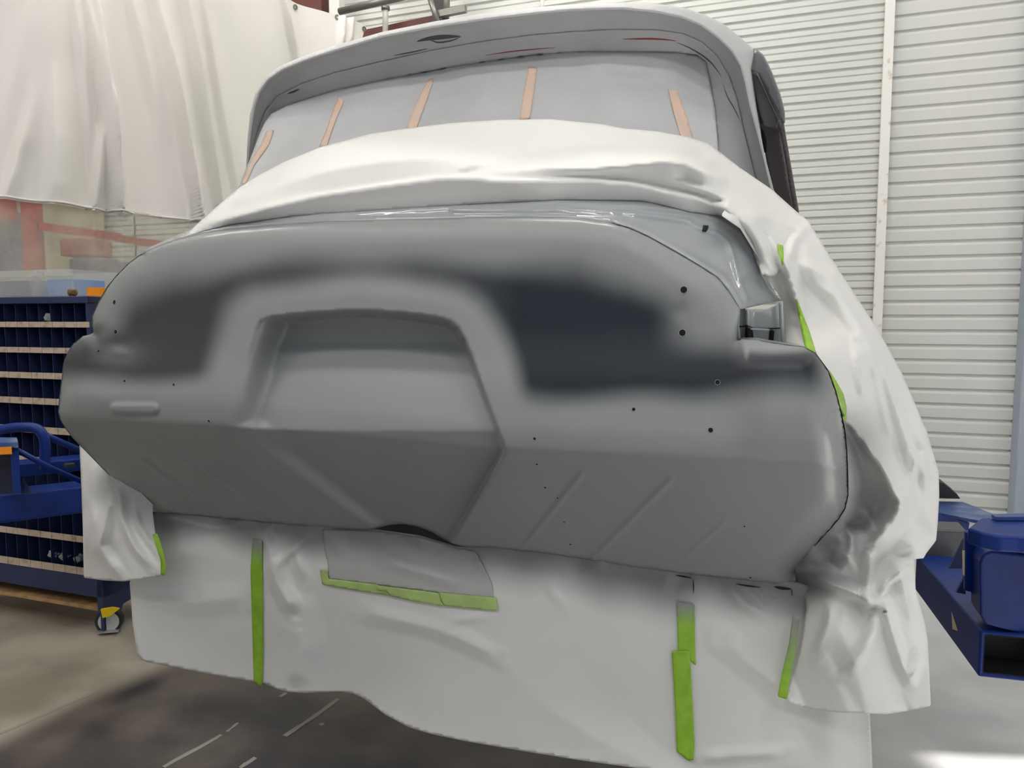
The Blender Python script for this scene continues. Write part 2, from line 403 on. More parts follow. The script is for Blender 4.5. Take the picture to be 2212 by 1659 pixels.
def slats(s0, s1, prof):      # every slat of the wall is a strip of its own
    ref = sheet('slat', s0, s1, 0, .05, .094, prof+[(1.0, 0)], wb)
    for k in range(1, 59):
        c = ref.copy(); C.objects.link(c); c.parent = wb; c.matrix_parent_inverse = ref.matrix_parent_inverse.copy(); c.location = (0, 0, k*.094)
PA = [(0, .0), (.12, .0), (.18, .018), (.80, .022), (.96, .019)]; PB = [(0, 0), (.08, .018), (.42, .018), (.50, .006), (.58, .015), (.86, .015), (.94, 0)]
slats(sA, sB, PA); slats(sA-6.2, sA-.01, PB)
sheet('ribbed_sheet', sB+.02, sB+2.0, 0, 5.6, .094, PA, wb)
sheet('ribbed_sheet', sA-11.5, sA-6.22, 0, 5.6, .094, PB, wb)
for q, s in (('trim_1', sA-.03),):
    p = WP+U*s; o = struct(obox(q, (p[0], p[1], 0)-V*.075, U*.055, V*.04, W*5.6, 'strip'))
p = WP+U*(sB-.005); o = struct(obox('trim_2', (p[0], p[1], 0)-V*.16, U*.25, V*.15, W*5.6, 'postgrey', bevel=.01))
# steel frame, pipes and a post up behind the tarp
def wpt(px, py, off): return on_plane(px, py, WP-V*off, WN)
a, b = wpt(620, 116, .12), wpt(960, 46, .12)
bm_ = obox('wall_girt', a, b-a, V*.08, W*.06, 'brown'); tag(bm_, 'red oxide steel girt low on the white wall behind the roof', 'beam')
t = tag(obox('steel_column', wpt(628, 160, .16), U*.30, V*.1, W*2.2, 'brown'), 'dark red steel column above the tarp edge', 'column')
t = tag(obox('white_column', wpt(713, 120, .26), U*.09, V*.08, W*2.2, 'pipe'), 'square white column beside the dark red steel column', 'column')
t = tag(tube('grey_pipe', [wpt(733, 25, .34), wpt(900, -14, .34)], .026, 'conduit'), 'grey pipe sloping up from the tarp corner', 'pipe')
vp = empty('standpipe', wpt(832, 130, .22)); tag(vp, 'thin white standpipe with collar in front of the back wall', 'pipe')
tube('pipe_body', [wpt(832, 130, .22), wpt(833, -60, .22)], .022, 'pipe', vp); tube('collar', [wpt(833, 22, .22), wpt(833, 14, .22)], .032, 'conduit', vp)
bp_ = empty('hoist_post', wpt(944, 100, .3)); tag(bp_, 'black post with grey cross bracket above the roof', 'post')
obox('mast', wpt(934, 100, .3), U*.10, V*.08, W*1.2, 'blackpost', bp_)
obox('cross_bracket', wpt(945, 36, .40), wpt(1004, 24, .40)-wpt(945, 36, .40), V*.04, W*.045, 'conduit', bp_)
tube('side_conduit', [wpt(963, 40, .3), wpt(966, -40, .3)], .026, 'conduit', bp_)
tube('brace_tube', [wpt(946, 50, .42), wpt(928, -6, .42)], .02, 'conduit', bp_)
tag(tube('thin_pipe', [wpt(1171, 60, .15), wpt(1172, -40, .15)], .014, 'pipe'), 'thin pale pipe rising right above the middle of the roof', 'pipe')
# ceiling lights
def lamp(i, s, v, label):
    p = np.array([-.2, 1.8, 5.0])+U*s+V*v
    e = empty('ceiling_light', p); tag(e, label, 'light', 'strip lights under the ceiling')
    obox('housing', p-U*.75-V*.16, U*1.5, V*.32, W*.08, 'housing', e)
    for k in (-.09, .09): tube('lit_tube', [p-U*.7+V*k-W*.03, p+U*.7+V*k-W*.03], .035, 'emit', e)
    o = obox('hanger', p-U*.01-V*.01+W*.08, U*.02, V*.02, W*.52, 'conduit', e)
lab = ['strip light over the roof of the car', 'strip light over the left side behind the camera', 'strip light over the right side behind the camera', 'strip light above the back wall', 'strip light above the tarp', 'strip light by the right wall', 'strip light furthest behind the camera', 'strip light above the shelving cart', 'unseen strip light added far left behind the camera to brighten the skirt', 'unseen strip light added far right behind the camera to brighten the skirt']
for i, (s, v) in enumerate([(0, 1.2), (-1.6, -2.0), (1.6, -2.0), (-.4, 2.6), (-2.6, 2.4), (4.0, .8), (0, -3.6), (-3.6, .2), (-2.6, -3.9), (2.6, -3.9)]): lamp(i, s, v, lab[i])  # last two are unseen lamps, added to brighten the paper skirt
# worn paint dashes on the floor
for (x1, y1, x2, y2, w_) in [(354, 1658, 478, 1588, .018), (490, 1581, 514, 1562, .01), (617, 1591, 732, 1510, .018), (519, 1659, 552, 1637, .016), (604, 1506, 618, 1497, .014), (690, 1566, 700, 1564, .016), (0, 1586, 214, 1492, .012)]:
    a, b = at_z(x1, y1, 0), at_z(x2, y2, 0); d = (b-a)/np.linalg.norm(b-a); n = np.array([-d[1], d[0], 0])
    k = max(3, int(np.linalg.norm(b-a)/.04)); L_, R_ = [], []
    for i in range(k+1):
        q = a+(b-a)*i/k; L_.append(q+n*w_*random.uniform(.3, .7)); R_.append(q-n*w_*random.uniform(.3, .7))
    prism('paint_mark', [p_+np.array([0, 0, .0003]) for p_ in L_+R_[::-1]], (0, 0, .0012), 'mark', floor_o)

# ================================================================== THE CAR
carE = empty('car', (C0[0], C0[1], 0)+V*.6+np.array([0, 0, .75])); tag(carE, 'grey primed car body seen from its tail, masked with white paper', 'car')
# --- traced lines of the tail (pixels of the photograph)
FACE_TOP = [(305, 548), (340, 533), (375, 520), (440, 503), (500, 493), (600, 484), (700, 478), (850, 473), (1000, 470), (1150, 468), (1250, 470), (1320, 479), (1360, 490), (1400, 508), (1440, 530), (1480, 553), (1520, 577), (1550, 597), (1572, 622), (1588, 648), (1600, 668)]
NOTCH = [(1600, 668), (1593, 700), (1591, 735)]
LOBE = [(1591, 735), (1602, 731), (1630, 732), (1660, 738), (1690, 743), (1737, 749), (1762, 762), (1790, 800), (1806, 843), (1818, 890), (1826, 930), (1830, 970), (1832, 1010), (1833, 1070), (1826, 1100), (1812, 1122), (1795, 1142), (1765, 1175), (1740, 1205), (1719, 1234)]
BOTTOM = [(1719, 1264), (1650, 1258), (1560, 1248), (1460, 1237), (1350, 1222), (1250, 1206), (1150, 1192), (1060, 1183), (1000, 1181), (980, 1176), (960, 1166), (930, 1148), (900, 1137), (870, 1132), (840, 1134), (815, 1141), (790, 1145), (700, 1141), (640, 1135), (560, 1128), (460, 1118), (400, 1112), (340, 1108), (318, 1103)]
LEFT = [(318, 1103), (298, 1084), (255, 1046), (215, 1006), (185, 975), (166, 956), (154, 943), (142, 927), (130, 907), (125, 890), (128, 859), (133, 816), (137, 784), (147, 758), (159, 741), (178, 726), (195, 722), (203, 721)]
LEFT2 = [(203, 721), (198, 702), (199, 682), (212, 652), (232, 618), (250, 596), (278, 568), (305, 548)]
LIP = [(100, 880), (130, 900), (150, 906), (250, 910), (495, 921), (800, 944), (1095, 972), (1400, 985), (1740, 1003), (1840, 1010)]
BOT = [(100, 1095), (318, 1103), (560, 1128), (800, 1146), (1000, 1181), (1250, 1206), (1460, 1237), (1719, 1264), (1840, 1275)]
REC_L = [(566, 692), (545, 740), (525, 810), (500, 900), (492, 925), (640, 1030), (800, 1145)]
REC_T = [(548, 722), (556, 700), (572, 687), (620, 678), (700, 671), (780, 668), (860, 672), (930, 680), (970, 690), (992, 706), (1003, 724)]
REC_R = [(996, 705), (1020, 765), (1050, 850), (1085, 945), (1095, 974), (1040, 1070), (975, 1175)]
REC = [(800, 1145), (640, 1030), (492, 925), (500, 900), (525, 810), (545, 735), (556, 702), (572, 687), (620, 678), (700, 671), (780, 668), (860, 672), (930, 680), (970, 690), (990, 703), (1003, 724), (1020, 765), (1050, 850), (1085, 945), (1095, 974), (1040, 1070), (975, 1175)]
RIDGES = [([(300, 930), (590, 1122)], .010, 9), ([(308, 994), (462, 1110)], .009, 8), ([(462, 968), (640, 1100)], .007, 8), ([(1256, 1025), (1125, 1190)], .006, 9), ([(1450, 1036), (1280, 1208)], .005, 9), ([(1568, 1126), (1478, 1205)], .003, 9)]
def rnd(d, w_, r): 
    t = np.clip(1-d/w_, 0, 1); return r*(1-np.sqrt(np.maximum(0, 1-t*t)))
def bow(x): return .05*((x-860)/850)**2
def recess_mask(xy):
    ins = inside(xy, REC)
    dl, dt, dr = pdist(xy, REC_L), pdist(xy, REC_T), pdist(xy, REC_R)
    wl = ip(xy[:, 1], [(680, 60), (920, 66), (1000, 46), (1145, 34)])
    m_ = np.minimum(np.minimum(sst(dl, 0, wl), sst(dt, 0, 20)), sst(dr, 0, 10))
    return np.where(ins, m_, 0)
def vtail(xy):
    x, y = xy[:, 0], xy[:, 1]; lip = ip(x, LIP); bot = ip(x, BOT)
    v = bow(x)-.035*(np.minimum(y, lip)-500)/450
    sw = np.where(inside(xy, REC), 1.5, 4.0); sp = sw*np.logaddexp(0, (y-lip)/sw)
    v = v+.32*sp/np.maximum(60, bot-lip)
    # soft swelling of the body towards the lip, tail-lamp shoulders
    v -= .018*sst(y, 700, 860)*sst(lip-y, -30, 60)
    v -= .022*sst(x, 1560, 1660)*sst(y, 735, 800)*(1-sst(y, 880, 1000)); v -= .02*(1-sst(x, 200, 300))*sst(y, 725, 790)*(1-sst(y, 860, 960))
    D = ip(y, [(660, .095), (740, .092), (800, .075), (930, .036), (985, .054), (1090, .052), (1180, .032)])
    v += D*recess_mask(xy)
    # soft raised border round the plate recess
    v -= .006*(1-sst(pdist(xy, REC_T), 20, 75))*(~inside(xy, REC))
    c = [rnd(pdist(xy, FACE_TOP), 60, .04), rnd(pdist(xy, NOTCH), 9, .008), rnd(pdist(xy, LOBE), ip(y, [(735, 15), (760, 24), (800, 50), (900, 76), (1240, 70)]), ip(y, [(735, .018), (760, .03), (800, .075), (900, .13)])), rnd(pdist(xy, LEFT), 42, .09), rnd(pdist(xy, LEFT2), 40, .06), rnd(pdist(xy, BOTTOM), 12, .012)]
    v += np.sqrt(sum(q*q for q in c))
    for ln, a, w_ in RIDGES:
        v -= a*np.exp(-(pdist(xy, ln)/w_*1.6)**2)
    # pressed slot, dimples by the tail lamps, round stamp
    v -= .010*(1-sst(pdist(xy, [(250, 883), (330, 883)]), 7, 15))
    v += .006*np.exp(-(np.hypot(x-1470, y-672)/22)**2)+.005*np.exp(-(np.hypot((x-258)/28, (y-742)/12))**2)-.006*np.exp(-(np.hypot((x-258)/24, (y-762)/10))**2)
    v += .0015*np.exp(-((np.hypot(x-1130, y-1022)-26)/3)**2)
    return v
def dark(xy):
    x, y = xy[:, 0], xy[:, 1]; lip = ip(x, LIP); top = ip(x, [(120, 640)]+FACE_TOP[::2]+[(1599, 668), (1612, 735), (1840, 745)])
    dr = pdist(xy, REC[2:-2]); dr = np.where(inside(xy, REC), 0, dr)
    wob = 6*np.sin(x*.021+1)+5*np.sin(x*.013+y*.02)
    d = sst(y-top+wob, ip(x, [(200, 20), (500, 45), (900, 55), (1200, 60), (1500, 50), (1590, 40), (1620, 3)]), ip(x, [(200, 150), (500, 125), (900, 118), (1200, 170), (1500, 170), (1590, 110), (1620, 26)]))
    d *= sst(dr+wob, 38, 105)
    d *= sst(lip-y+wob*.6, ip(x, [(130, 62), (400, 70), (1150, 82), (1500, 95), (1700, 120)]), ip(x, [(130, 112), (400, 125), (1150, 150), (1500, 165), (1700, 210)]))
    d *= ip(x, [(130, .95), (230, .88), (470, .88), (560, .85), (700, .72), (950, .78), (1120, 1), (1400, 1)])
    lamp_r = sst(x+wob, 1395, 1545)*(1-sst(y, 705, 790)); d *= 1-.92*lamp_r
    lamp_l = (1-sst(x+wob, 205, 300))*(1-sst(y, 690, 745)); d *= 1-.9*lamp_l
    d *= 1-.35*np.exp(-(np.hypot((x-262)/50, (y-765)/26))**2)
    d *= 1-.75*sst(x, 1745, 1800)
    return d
TAIL_OUT = FACE_TOP+NOTCH[1:]+LOBE[1:]+BOTTOM+LEFT[1:]+LEFT2[1:-1]
tail = surf('tail_panel', resample(TAIL_OUT, 10, True), vtail, 'paint', carE, step=5, curve=False, attrs={'dark': dark, 'gloss': lambda q: np.maximum(sst(q[:, 1], 780, 960)*(1-sst(pdist(q, LOBE[7:-3]), 15, 110)), np.maximum(.5*(1-sst(pdist(q, FACE_TOP[:12]), 4, 30)), 0))}, thick=.003, lines=[[p for p in LIP if 150 <= p[0] <= 1760], [p for p in REC[1:-1]]])
# --- trunk gutter: the strip above and the wet grey channel at the right shoulder
GUT_IN = FACE_TOP
GUT_OUT = [(1692, 648), (1680, 642), (1664, 612), (1650, 575), (1636, 535), (1612, 497), (1560, 462), (1480, 446), (1400, 428), (1200, 420), (1040, 430), (900, 438), (690, 452), (500, 473), (400, 500), (345, 524), (312, 540)]
BEAD = [(980, 455), (1200, 453), (1345, 458), (1453, 473), (1489, 479), (1500, 489), (1518, 495), (1554, 507), (1572, 523), (1583, 553), (1591, 585), (1600, 617), (1613, 646)]
BEAD2 = [(500, 478), (700, 464), (950, 450), (1200, 440), (1345, 444), (1489, 457), (1560, 476), (1604, 506), (1626, 548), (1642, 592), (1660, 625), (1690, 652)]
def vgut(xy):
    x, y = xy[:, 0], xy[:, 1]
    di, do = pdist(xy, GUT_IN), pdist(xy, GUT_OUT); t = di/(di+do+1e-6)
    v = bow(x)-.035*(y-500)/450+.038+t*ip(x, [(300, .04), (1200, .06), (1450, .12), (1690, .20)])
    v += .004*sst(t, .0, .25)
    v -= .013*np.exp(-(pdist(xy, BEAD)/5.5)**2)+.012*np.exp(-(pdist(xy, BEAD2)/5)**2)
    v -= .012*np.exp(-(pdist(xy, [(1330, 478), (1400, 505), (1480, 550), (1560, 598), (1598, 650)])/9)**2)
    return v
surf('trunk_gutter', GUT_IN+GUT_OUT, vgut, 'wet', carE, step=5, curve=False, thick=.002)
# --- tail-lamp socket under the gutter
def vs1(xy): return .13+(xy[:, 0]-1640)*.0006+.00045*(xy[:, 1]-690)-.02*np.exp(-((xy[:, 0]-1615)/7)**2)
sock = surf('tail_lamp_socket', [(1597, 664), (1625, 672), (1660, 668), (1691, 650), (1694, 690), (1693, 741), (1660, 740), (1625, 735), (1592, 738), (1592, 705)], vs1, 'wet', carE, step=4, curve=False, thick=.002)
def vflat(k): return lambda xy: vs1(xy)+k
surf('socket_hole', [(1610, 702), (1618, 708), (1626, 712), (1628, 730), (1618, 733), (1609, 729)], vflat(-.003), 'black', sock, step=4, curve=False, thick=.001)
surf('socket_hole', [(1663, 715), (1668, 712), (1673, 715), (1671, 737), (1661, 738)], vflat(-.003), 'black', sock, step=4, curve=False, thick=.001)
surf('bracket_plate', [(1622, 709), (1662, 711), (1662, 716), (1624, 714)], vflat(-.008), 'rim', sock, step=4, curve=False, thick=.002)
surf('socket_seam', [(1591, 703), (1602, 705), (1614, 702), (1630, 709), (1660, 709), (1692, 708), (1692, 710), (1660, 711.5), (1630, 711), (1614, 705), (1602, 707), (1591, 705)], vflat(-.002), 'seam', sock, step=4, curve=False, thick=.001)
surf('socket_flange', [(1594, 672), (1599, 670), (1597, 705), (1600, 733), (1592, 738), (1590, 703)], vflat(-.03), 'wet', sock, step=4, curve=False, thick=.004)
surf('socket_flange', [(1684, 652), (1692, 651), (1693, 705), (1698, 740), (1690, 741), (1687, 704)], vflat(-.02), 'wet', sock, step=4, curve=False, thick=.004)
# latch nut on the gutter plate
surf('latch_slot', [(1519, 486), (1531, 487), (1529, 497), (1518, 496)], lambda q: vgut(q)-.004, 'seam', carE, step=4, curve=False, thick=.004)
# --- drilled holes (dark bore with a bright rim)
def normal_at(f, x, y):
    q = car(np.array([(x, y), (x+4, y), (x, y+4)]), f(np.array([(x, y), (x+4, y), (x, y+4)], float)))
    n = np.cross(q[2]-q[0], q[1]-q[0]); return q[0], n/np.linalg.norm(n)
for (x, y, r) in [(1477, 626, 7), (1474, 719, 7), (1550, 826, 5), (1369, 884, 3.6), (1535, 929, 5), (1155, 947, 3), (248, 653, 4), (251, 717, 4), (214, 759, 2.6), (270, 823, 2.2), (376, 831, 2.4), (452, 909, 2.4), (1178, 1052, 2.6), (1205, 1075, 2), (1219, 1127, 2), (1232, 1175, 2), (1608, 1136, 2), (1621, 1247, 2), (1160, 1002, 2.4)]:
    p, n = normal_at(vtail, x, y)
    if np.dot(n, EYE-p) < 0: n = -n
    d = np.linalg.norm(p-EYE)/F*r
    h = disc('bolt_hole', p+n*.0006, n, d, .002, 'black', carE, 16)
    disc('hole_rim', p+n*.0004, n, d*1.15, .0016, 'wet', h, 16, inner=d)
# --- inside of the pan seen through the notch, body sides
surf('inner_pan', [(795, 1120), (870, 1118), (940, 1130), (1010, 1170), (1005, 1210), (900, 1190), (800, 1165)], lambda q: .46+0*q[:, 0], 'greysteel', carE, step=12, curve=False)
LB = np.array(LOBE+[(1719, 1264)]); skin('quarter_panel', LB, vtail(LB-np.array([1.5, 0]))+.0, 1.5, -U*.05, 'paint', carE)
LL = np.array(LEFT+LEFT2[1:]); skin('quarter_panel', LL, vtail(LL+np.array([1.5, 0])), 1.5, U*.04, 'paint', carE)
# --- roof with its overhanging rear edge
R_OUT = [(532, 372), (532, 362), (534, 307), (540, 246), (551, 203), (572, 166), (608, 141), (663, 118), (724, 98), (825, 69), (934, 47), (1042, 29), (1151, 16), (1236, 9), (1345, 5), (1417, 7), (1482, 18), (1525, 33), (1562, 51), (1598, 80), (1630, 108)]
R_CREASE = [(533, 372), (535, 340), (540, 290), (548, 235), (560, 200), (580, 172), (612, 150), (663, 129), (724, 109), (825, 79), (934, 58), (1042, 42), (1151, 29), (1236, 21), (1345, 18), (1417, 25), (1471, 36), (1515, 54), (1551, 80), (1580, 108), (1601, 141), (1612, 181), (1623, 235), (1638, 289), (1652, 344), (1667, 409), (1690, 440)]
R_COVE = [(533, 385), (545, 330), (560, 280), (575, 240), (600, 208), (650, 182), (724, 158), (825, 134), (934, 110), (1042, 91), (1151, 77), (1236, 70), (1330, 65), (1417, 66), (1475, 74), (1515, 92), (1548, 122), (1575, 166), (1592, 217), (1606, 280), (1622, 345), (1640, 420), (1650, 450)]
R_WIN = [(514, 408), (543, 336), (560, 290), (571, 266), (585, 246), (620, 228), (724, 195), (825, 174), (952, 148), (1042, 134), (1151, 118), (1236, 113), (1345, 113), (1468, 114), (1505, 118), (1524, 132), (1533, 174), (1544, 235), (1549, 290), (1552, 330), (1580, 400)]
def rbow(x): return .16*((x-1080)/560)**4
def strip_v(a, va, b, vb, pw=1.0):
    def f(xy):
        da, db = pdist(xy, a), pdist(xy, b); t = (da/(da+db+1e-6))**pw
        return va+(vb-va)*t+rbow(np.clip(xy[:, 0], 500, 1700))
    return f
roof_edge_v = lambda xy: strip_v(R_OUT+[(1640, 130)], .66, R_CREASE, .56, .6)(xy)
R_TOP2 = R_OUT+[(1622, 150), (1628, 200), (1640, 270), (1652, 335), (1672, 412), (1694, 442)]
roof = surf('roof', R_TOP2+R_CREASE[::-1][1:], strip_v(R_TOP2, .64, R_CREASE, .56, .6), 'roofpaint', carE, step=5, curve=False, thick=.003)
surf('roof_cove', R_CREASE+R_COVE[::-1], strip_v(R_CREASE, .56, R_COVE, .66, .55), 'roofpaint', carE, step=5, curve=False, thick=.003)
surf('window_frame', R_COVE+R_WIN[::-1], strip_v(R_COVE, .655, R_WIN, .69, .8), 'roofpaint', carE, step=5, curve=False, thick=.003)
RO = np.array(R_OUT); skin('roof_skin', RO, .64+rbow(RO[:, 0]), 1.6, -W*.12, 'roofpaint', carE)
# scuffs, seams and red line on the window frame
def mark(name, line, w_, m, vf, off=-.002, par=carE):
    l = resample(crom(line, 4), 4); n = len(l); d = np.gradient(l, axis=0); d /= np.linalg.norm(d, axis=1)[:, None]; nn = np.c_[-d[:, 1], d[:, 0]]
    ww = w_*(np.sin(np.linspace(.15, math.pi-.15, n)))[:, None]/2
    return surf(name, np.vstack([l+nn*ww, (l-nn*ww)[::-1]]), vf, m, par, step=5, curve=False, thick=.0008, off=off)
fr_v = strip_v(R_COVE, .655, R_WIN, .69, .8); cv_v = strip_v(R_CREASE, .56, R_COVE, .66, .55)
mark('scuff', [(900, 90), (925, 84), (960, 80), (996, 79)], 9, 'scuff', cv_v)
mark('scuff', [(925, 84), (945, 92), (975, 88), (994, 81)], 3, 'scuff', cv_v)
mark('scuff', [(850, 120), (890, 113), (925, 105)], 2.2, 'scuff', cv_v)
mark('scuff', [(620, 203), (634, 198), (648, 192)], 4, 'scuff', fr_v)
mark('red_line', [(1046, 120), (1100, 112), (1160, 106), (1200, 103)], 2, 'red', fr_v)
mark('red_line', [(1345, 85), (1400, 84), (1440, 86), (1462, 89)], 3.2, 'red', fr_v)
mark('scuff', [(1462, 92), (1490, 104), (1520, 122), (1540, 140), (1558, 165)], 2.4, 'scuff', fr_v)
mark('scuff', [(1562, 182), (1572, 210), (1585, 232), (1600, 262)], 1.8, 'scuff', fr_v)
mark('scuff', [(1466, 37), (1478, 38), (1486, 39)], 3, 'scuff', cv_v)
_wl = resample([p for p in R_WIN if 580 <= p[0] <= 1520], 6)
for i in range(0, len(_wl)-5, 7):
    j = i+random.choice((2, 3, 4)); mark('edge_seam', [tuple(_wl[i]), tuple((_wl[i]+_wl[j])/2+np.array([0, .4])), tuple(_wl[j])], random.choice((1.6, 2.2, 2.8)), 'scuff', fr_v, -.003)
# right side: door pillar behind the roof edge
PIL = [(1622, 140), (1632, 112), (1646, 122), (1656, 140), (1667, 163), (1685, 210), (1694, 245), (1695, 268), (1689, 262), (1672, 225), (1650, 180), (1634, 155), (1625, 160)]
pv = lambda xy: .95+.0006*(xy[:, 1]-110)
surf('drip_rail', PIL, pv, 'pillar', carE, step=5, curve=False, thick=.03)
surf('door_pillar', [(1624, 150), (1634, 155), (1650, 180), (1672, 225), (1690, 264), (1686, 290), (1700, 380), (1716, 450), (1724, 470), (1690, 455), (1668, 405), (1655, 345), (1645, 290), (1634, 230)], lambda q: pv(q)+.05, 'taupe', carE, step=6, curve=False, thick=.03)
surf('pillar_flange', [(1680, 262), (1692, 266), (1696, 290), (1710, 370), (1726, 462), (1716, 462), (1703, 390), (1690, 310), (1684, 280)], lambda q: pv(q)+.0, 'taupe', carE, step=5, curve=False, thick=.02)
surf('pillar_inner', [(1624, 152), (1630, 150), (1646, 185), (1668, 232), (1682, 262), (1678, 280), (1650, 272), (1640, 240), (1630, 190)], lambda q: pv(q)+.03, 'pillar', carE, step=5, curve=False, thick=.02)
surf('window_gap', [(1643, 274), (1650, 285), (1656, 305), (1656, 331), (1651, 330), (1645, 300)], lambda q: pv(q)+.03, 'black', carE, step=5, curve=False, thick=.004)

# ================================================================== MASKING PAPER
def spray0(xy): return np.zeros(len(xy))
# rear window paper
WIN_OUT = R_WIN[:-1]+[(1553, 345), (1500, 330), (1400, 310), (1300, 292), (1180, 280), (1079, 282), (970, 288), (876, 300), (800, 312), (692, 342), (608, 378), (520, 425)]
wv0 = tps([(520, 415, .50), (571, 266, .70), (724, 195, .70), (952, 148, .69), (1200, 113, .69), (1468, 114, .72), (1540, 200, .73), (1555, 330, .62), (700, 330, .50), (1080, 270, .47), (1350, 290, .50), (1100, 200, .58)])
def vwin(xy):
    v = wv0(xy)+folds(xy, [([(800, 285), (870, 255), (930, 228), (1010, 190)], .010, 20, 8), ([(1290, 160), (1370, 170), (1440, 150), (1500, 150)], .008, 14, 8), ([(1090, 140), (1060, 200), (1030, 262)], .006, 22, 22), ([(1290, 120), (1310, 180), (1305, 260)], .006, 18, 14), ([(1400, 240), (1450, 215), (1490, 240)], .005, 20, 12), ([(620, 240), (700, 225), (800, 190)], .005, 16, 10), ([(590, 252), (612, 268)], .005, 10, 6)])
    return v+facet(xy, 85, .012, 3, 1.5, 1.1)+facet(xy, 45, .005, 4, 1.4, .3)
wp = surf('window_masking_paper', WIN_OUT, vwin, 'winpaper', None, step=6, curve=False, thick=.0008)
tag(wp, 'grey oversprayed masking paper covering the rear window under the roof', 'masking paper')
for pts, lb in [([(578, 283), (590, 280), (576, 314), (548, 356), (528, 398), (522, 397), (545, 345), (566, 310)], 'orange tape strip at the far left corner of the rear window paper'),
                ([(732, 209), (740, 216), (722, 262), (703, 315), (690, 320), (708, 275), (722, 235)], 'orange tape strip second from the left on the rear window paper'),
                ([(926, 172), (937, 166), (920, 212), (896, 276), (880, 279), (900, 225)], 'orange tape strip third from the left on the rear window paper'),
                ([(1144, 144), (1157, 145), (1150, 200), (1141, 256), (1125, 258), (1134, 200)], 'upright orange tape strip at the middle of the rear window paper'),
                ([(1447, 193), (1461, 195), (1476, 240), (1494, 300), (1477, 302), (1460, 245)], 'orange tape strip on the right of the rear window paper')]:
    pts = np.array(pts, float); cf = np.polyfit(pts[:, 1], pts[:, 0], 2); pts[:, 0] = np.polyval(cf, pts[:, 1])+1.45*(pts[:, 0]-np.polyval(cf, pts[:, 1]))
    tag(surf('orange_tape', pts, vwin, 'orange', None, step=5, curve=False, thick=.0006, off=-.0035), lb, 'tape', 'orange tape strips on the rear window')
# deck paper over the trunk and round the right shoulder
DECK = [(398, 512), (423, 486), (455, 458), (488, 429), (517, 405), (560, 378), (615, 349), (692, 318), (800, 289), (876, 278), (970, 266), (1079, 259), (1187, 257), (1300, 268), (1345, 277), (1420, 284), (1482, 295), (1529, 309), (1547, 322), (1598, 362), (1667, 409), (1721, 457), (1746, 477), (1740, 500), (1700, 560), (1672, 600), (1648, 597), (1634, 557), (1616, 517), (1601, 495), (1558, 467), (1489, 457), (1417, 439), (1381, 433), (1223, 431), (1042, 439), (960, 444), (898, 449), (800, 455), (688, 462), (627, 467), (500, 484), (440, 498)]
_de = np.array([(398, 512), (440, 496), (500, 482), (600, 470), (690, 460), (800, 454), (900, 447), (1000, 441), (1100, 436), (1200, 431), (1300, 431), (1360, 432), (1420, 438), (1489, 456), (1558, 466), (1616, 515), (1650, 597)], float)
dk0 = tps([(x, y, z-.006) for (x, y), z in zip(_de, vgut(_de))]+[ (500, 430, .20), (615, 350, .36), (800, 290, .42), (1079, 259, .43), (1300, 268, .43), (1482, 295, .46), (1560, 330, .50), (1667, 409, .50), (1740, 480, .46), (900, 350, .25), (1100, 350, .21), (1300, 350, .21), (1450, 370, .22), (1600, 430, .28), (700, 395, .20), (1700, 560, .28), (950, 400, .13), (1250, 400, .12)])
def creased(lines, fallback):     # sheet folded along traced creases: straight facets between the crease lines
    P3, E = [], []
    for ln in lines:
        ln = np.asarray(ln, float); sg = np.r_[0, np.cumsum(np.hypot(*np.diff(ln[:, :2], axis=0).T))]; n = max(1, int(sg[-1]/26)); t = np.linspace(0, sg[-1], n+1)
        k = len(P3); P3 += [(np.interp(q, sg, ln[:, 0]), np.interp(q, sg, ln[:, 1]), np.interp(q, sg, ln[:, 2])) for q in t]; E += [(k+i, k+i+1) for i in range(n)]
    P3 = np.array(P3); T = delaunay_2d_cdt([Vector((float(a), float(b))) for a, b, c in P3], E, [], 0, 1e-4)
    vv = np.array([(a.x, a.y) for a in T[0]]); hh = np.array([P3[i[0], 2] if len(i) else np.nan for i in T[3]])
    for i in np.nonzero(np.isnan(hh))[0]:
        d = np.hypot(*(P3[:, :2]-vv[i]).T); hh[i] = P3[np.argmin(d), 2]
    def f(q):
        out = fallback(q)
        for t in T[2]:
            a, b, c = vv[t[0]], vv[t[1]], vv[t[2]]; d = (b[1]-c[1])*(a[0]-c[0])+(c[0]-b[0])*(a[1]-c[1])
            if abs(d) < 1e-9: continue
            w1 = ((b[1]-c[1])*(q[:, 0]-c[0])+(c[0]-b[0])*(q[:, 1]-c[1]))/d; w2 = ((c[1]-a[1])*(q[:, 0]-c[0])+(a[0]-c[0])*(q[:, 1]-c[1]))/d; w3 = 1-w1-w2
            k = (w1 >= -1e-6) & (w2 >= -1e-6) & (w3 >= -1e-6); out[k] = (w1*hh[t[0]]+w2*hh[t[1]]+w3*hh[t[2]])[k]
        return out
    return f
_ev = lambda x: np.interp(x, _de[:, 0], vgut(_de))
_L1 = [(440, 489), (500, 470), (572, 448), (681, 423), (825, 401), (963, 383), (1115, 391), (1300, 392), (1374, 398), (1453, 416), (1518, 429), (1552, 446)]
_L2 = [(520, 432), (608, 398), (702, 369), (825, 347), (934, 344), (1024, 352)]
_L4 = [(1006, 375), (1150, 367), (1300, 362), (1345, 358), (1424, 349), (1482, 353), (1530, 374), (1554, 389)]
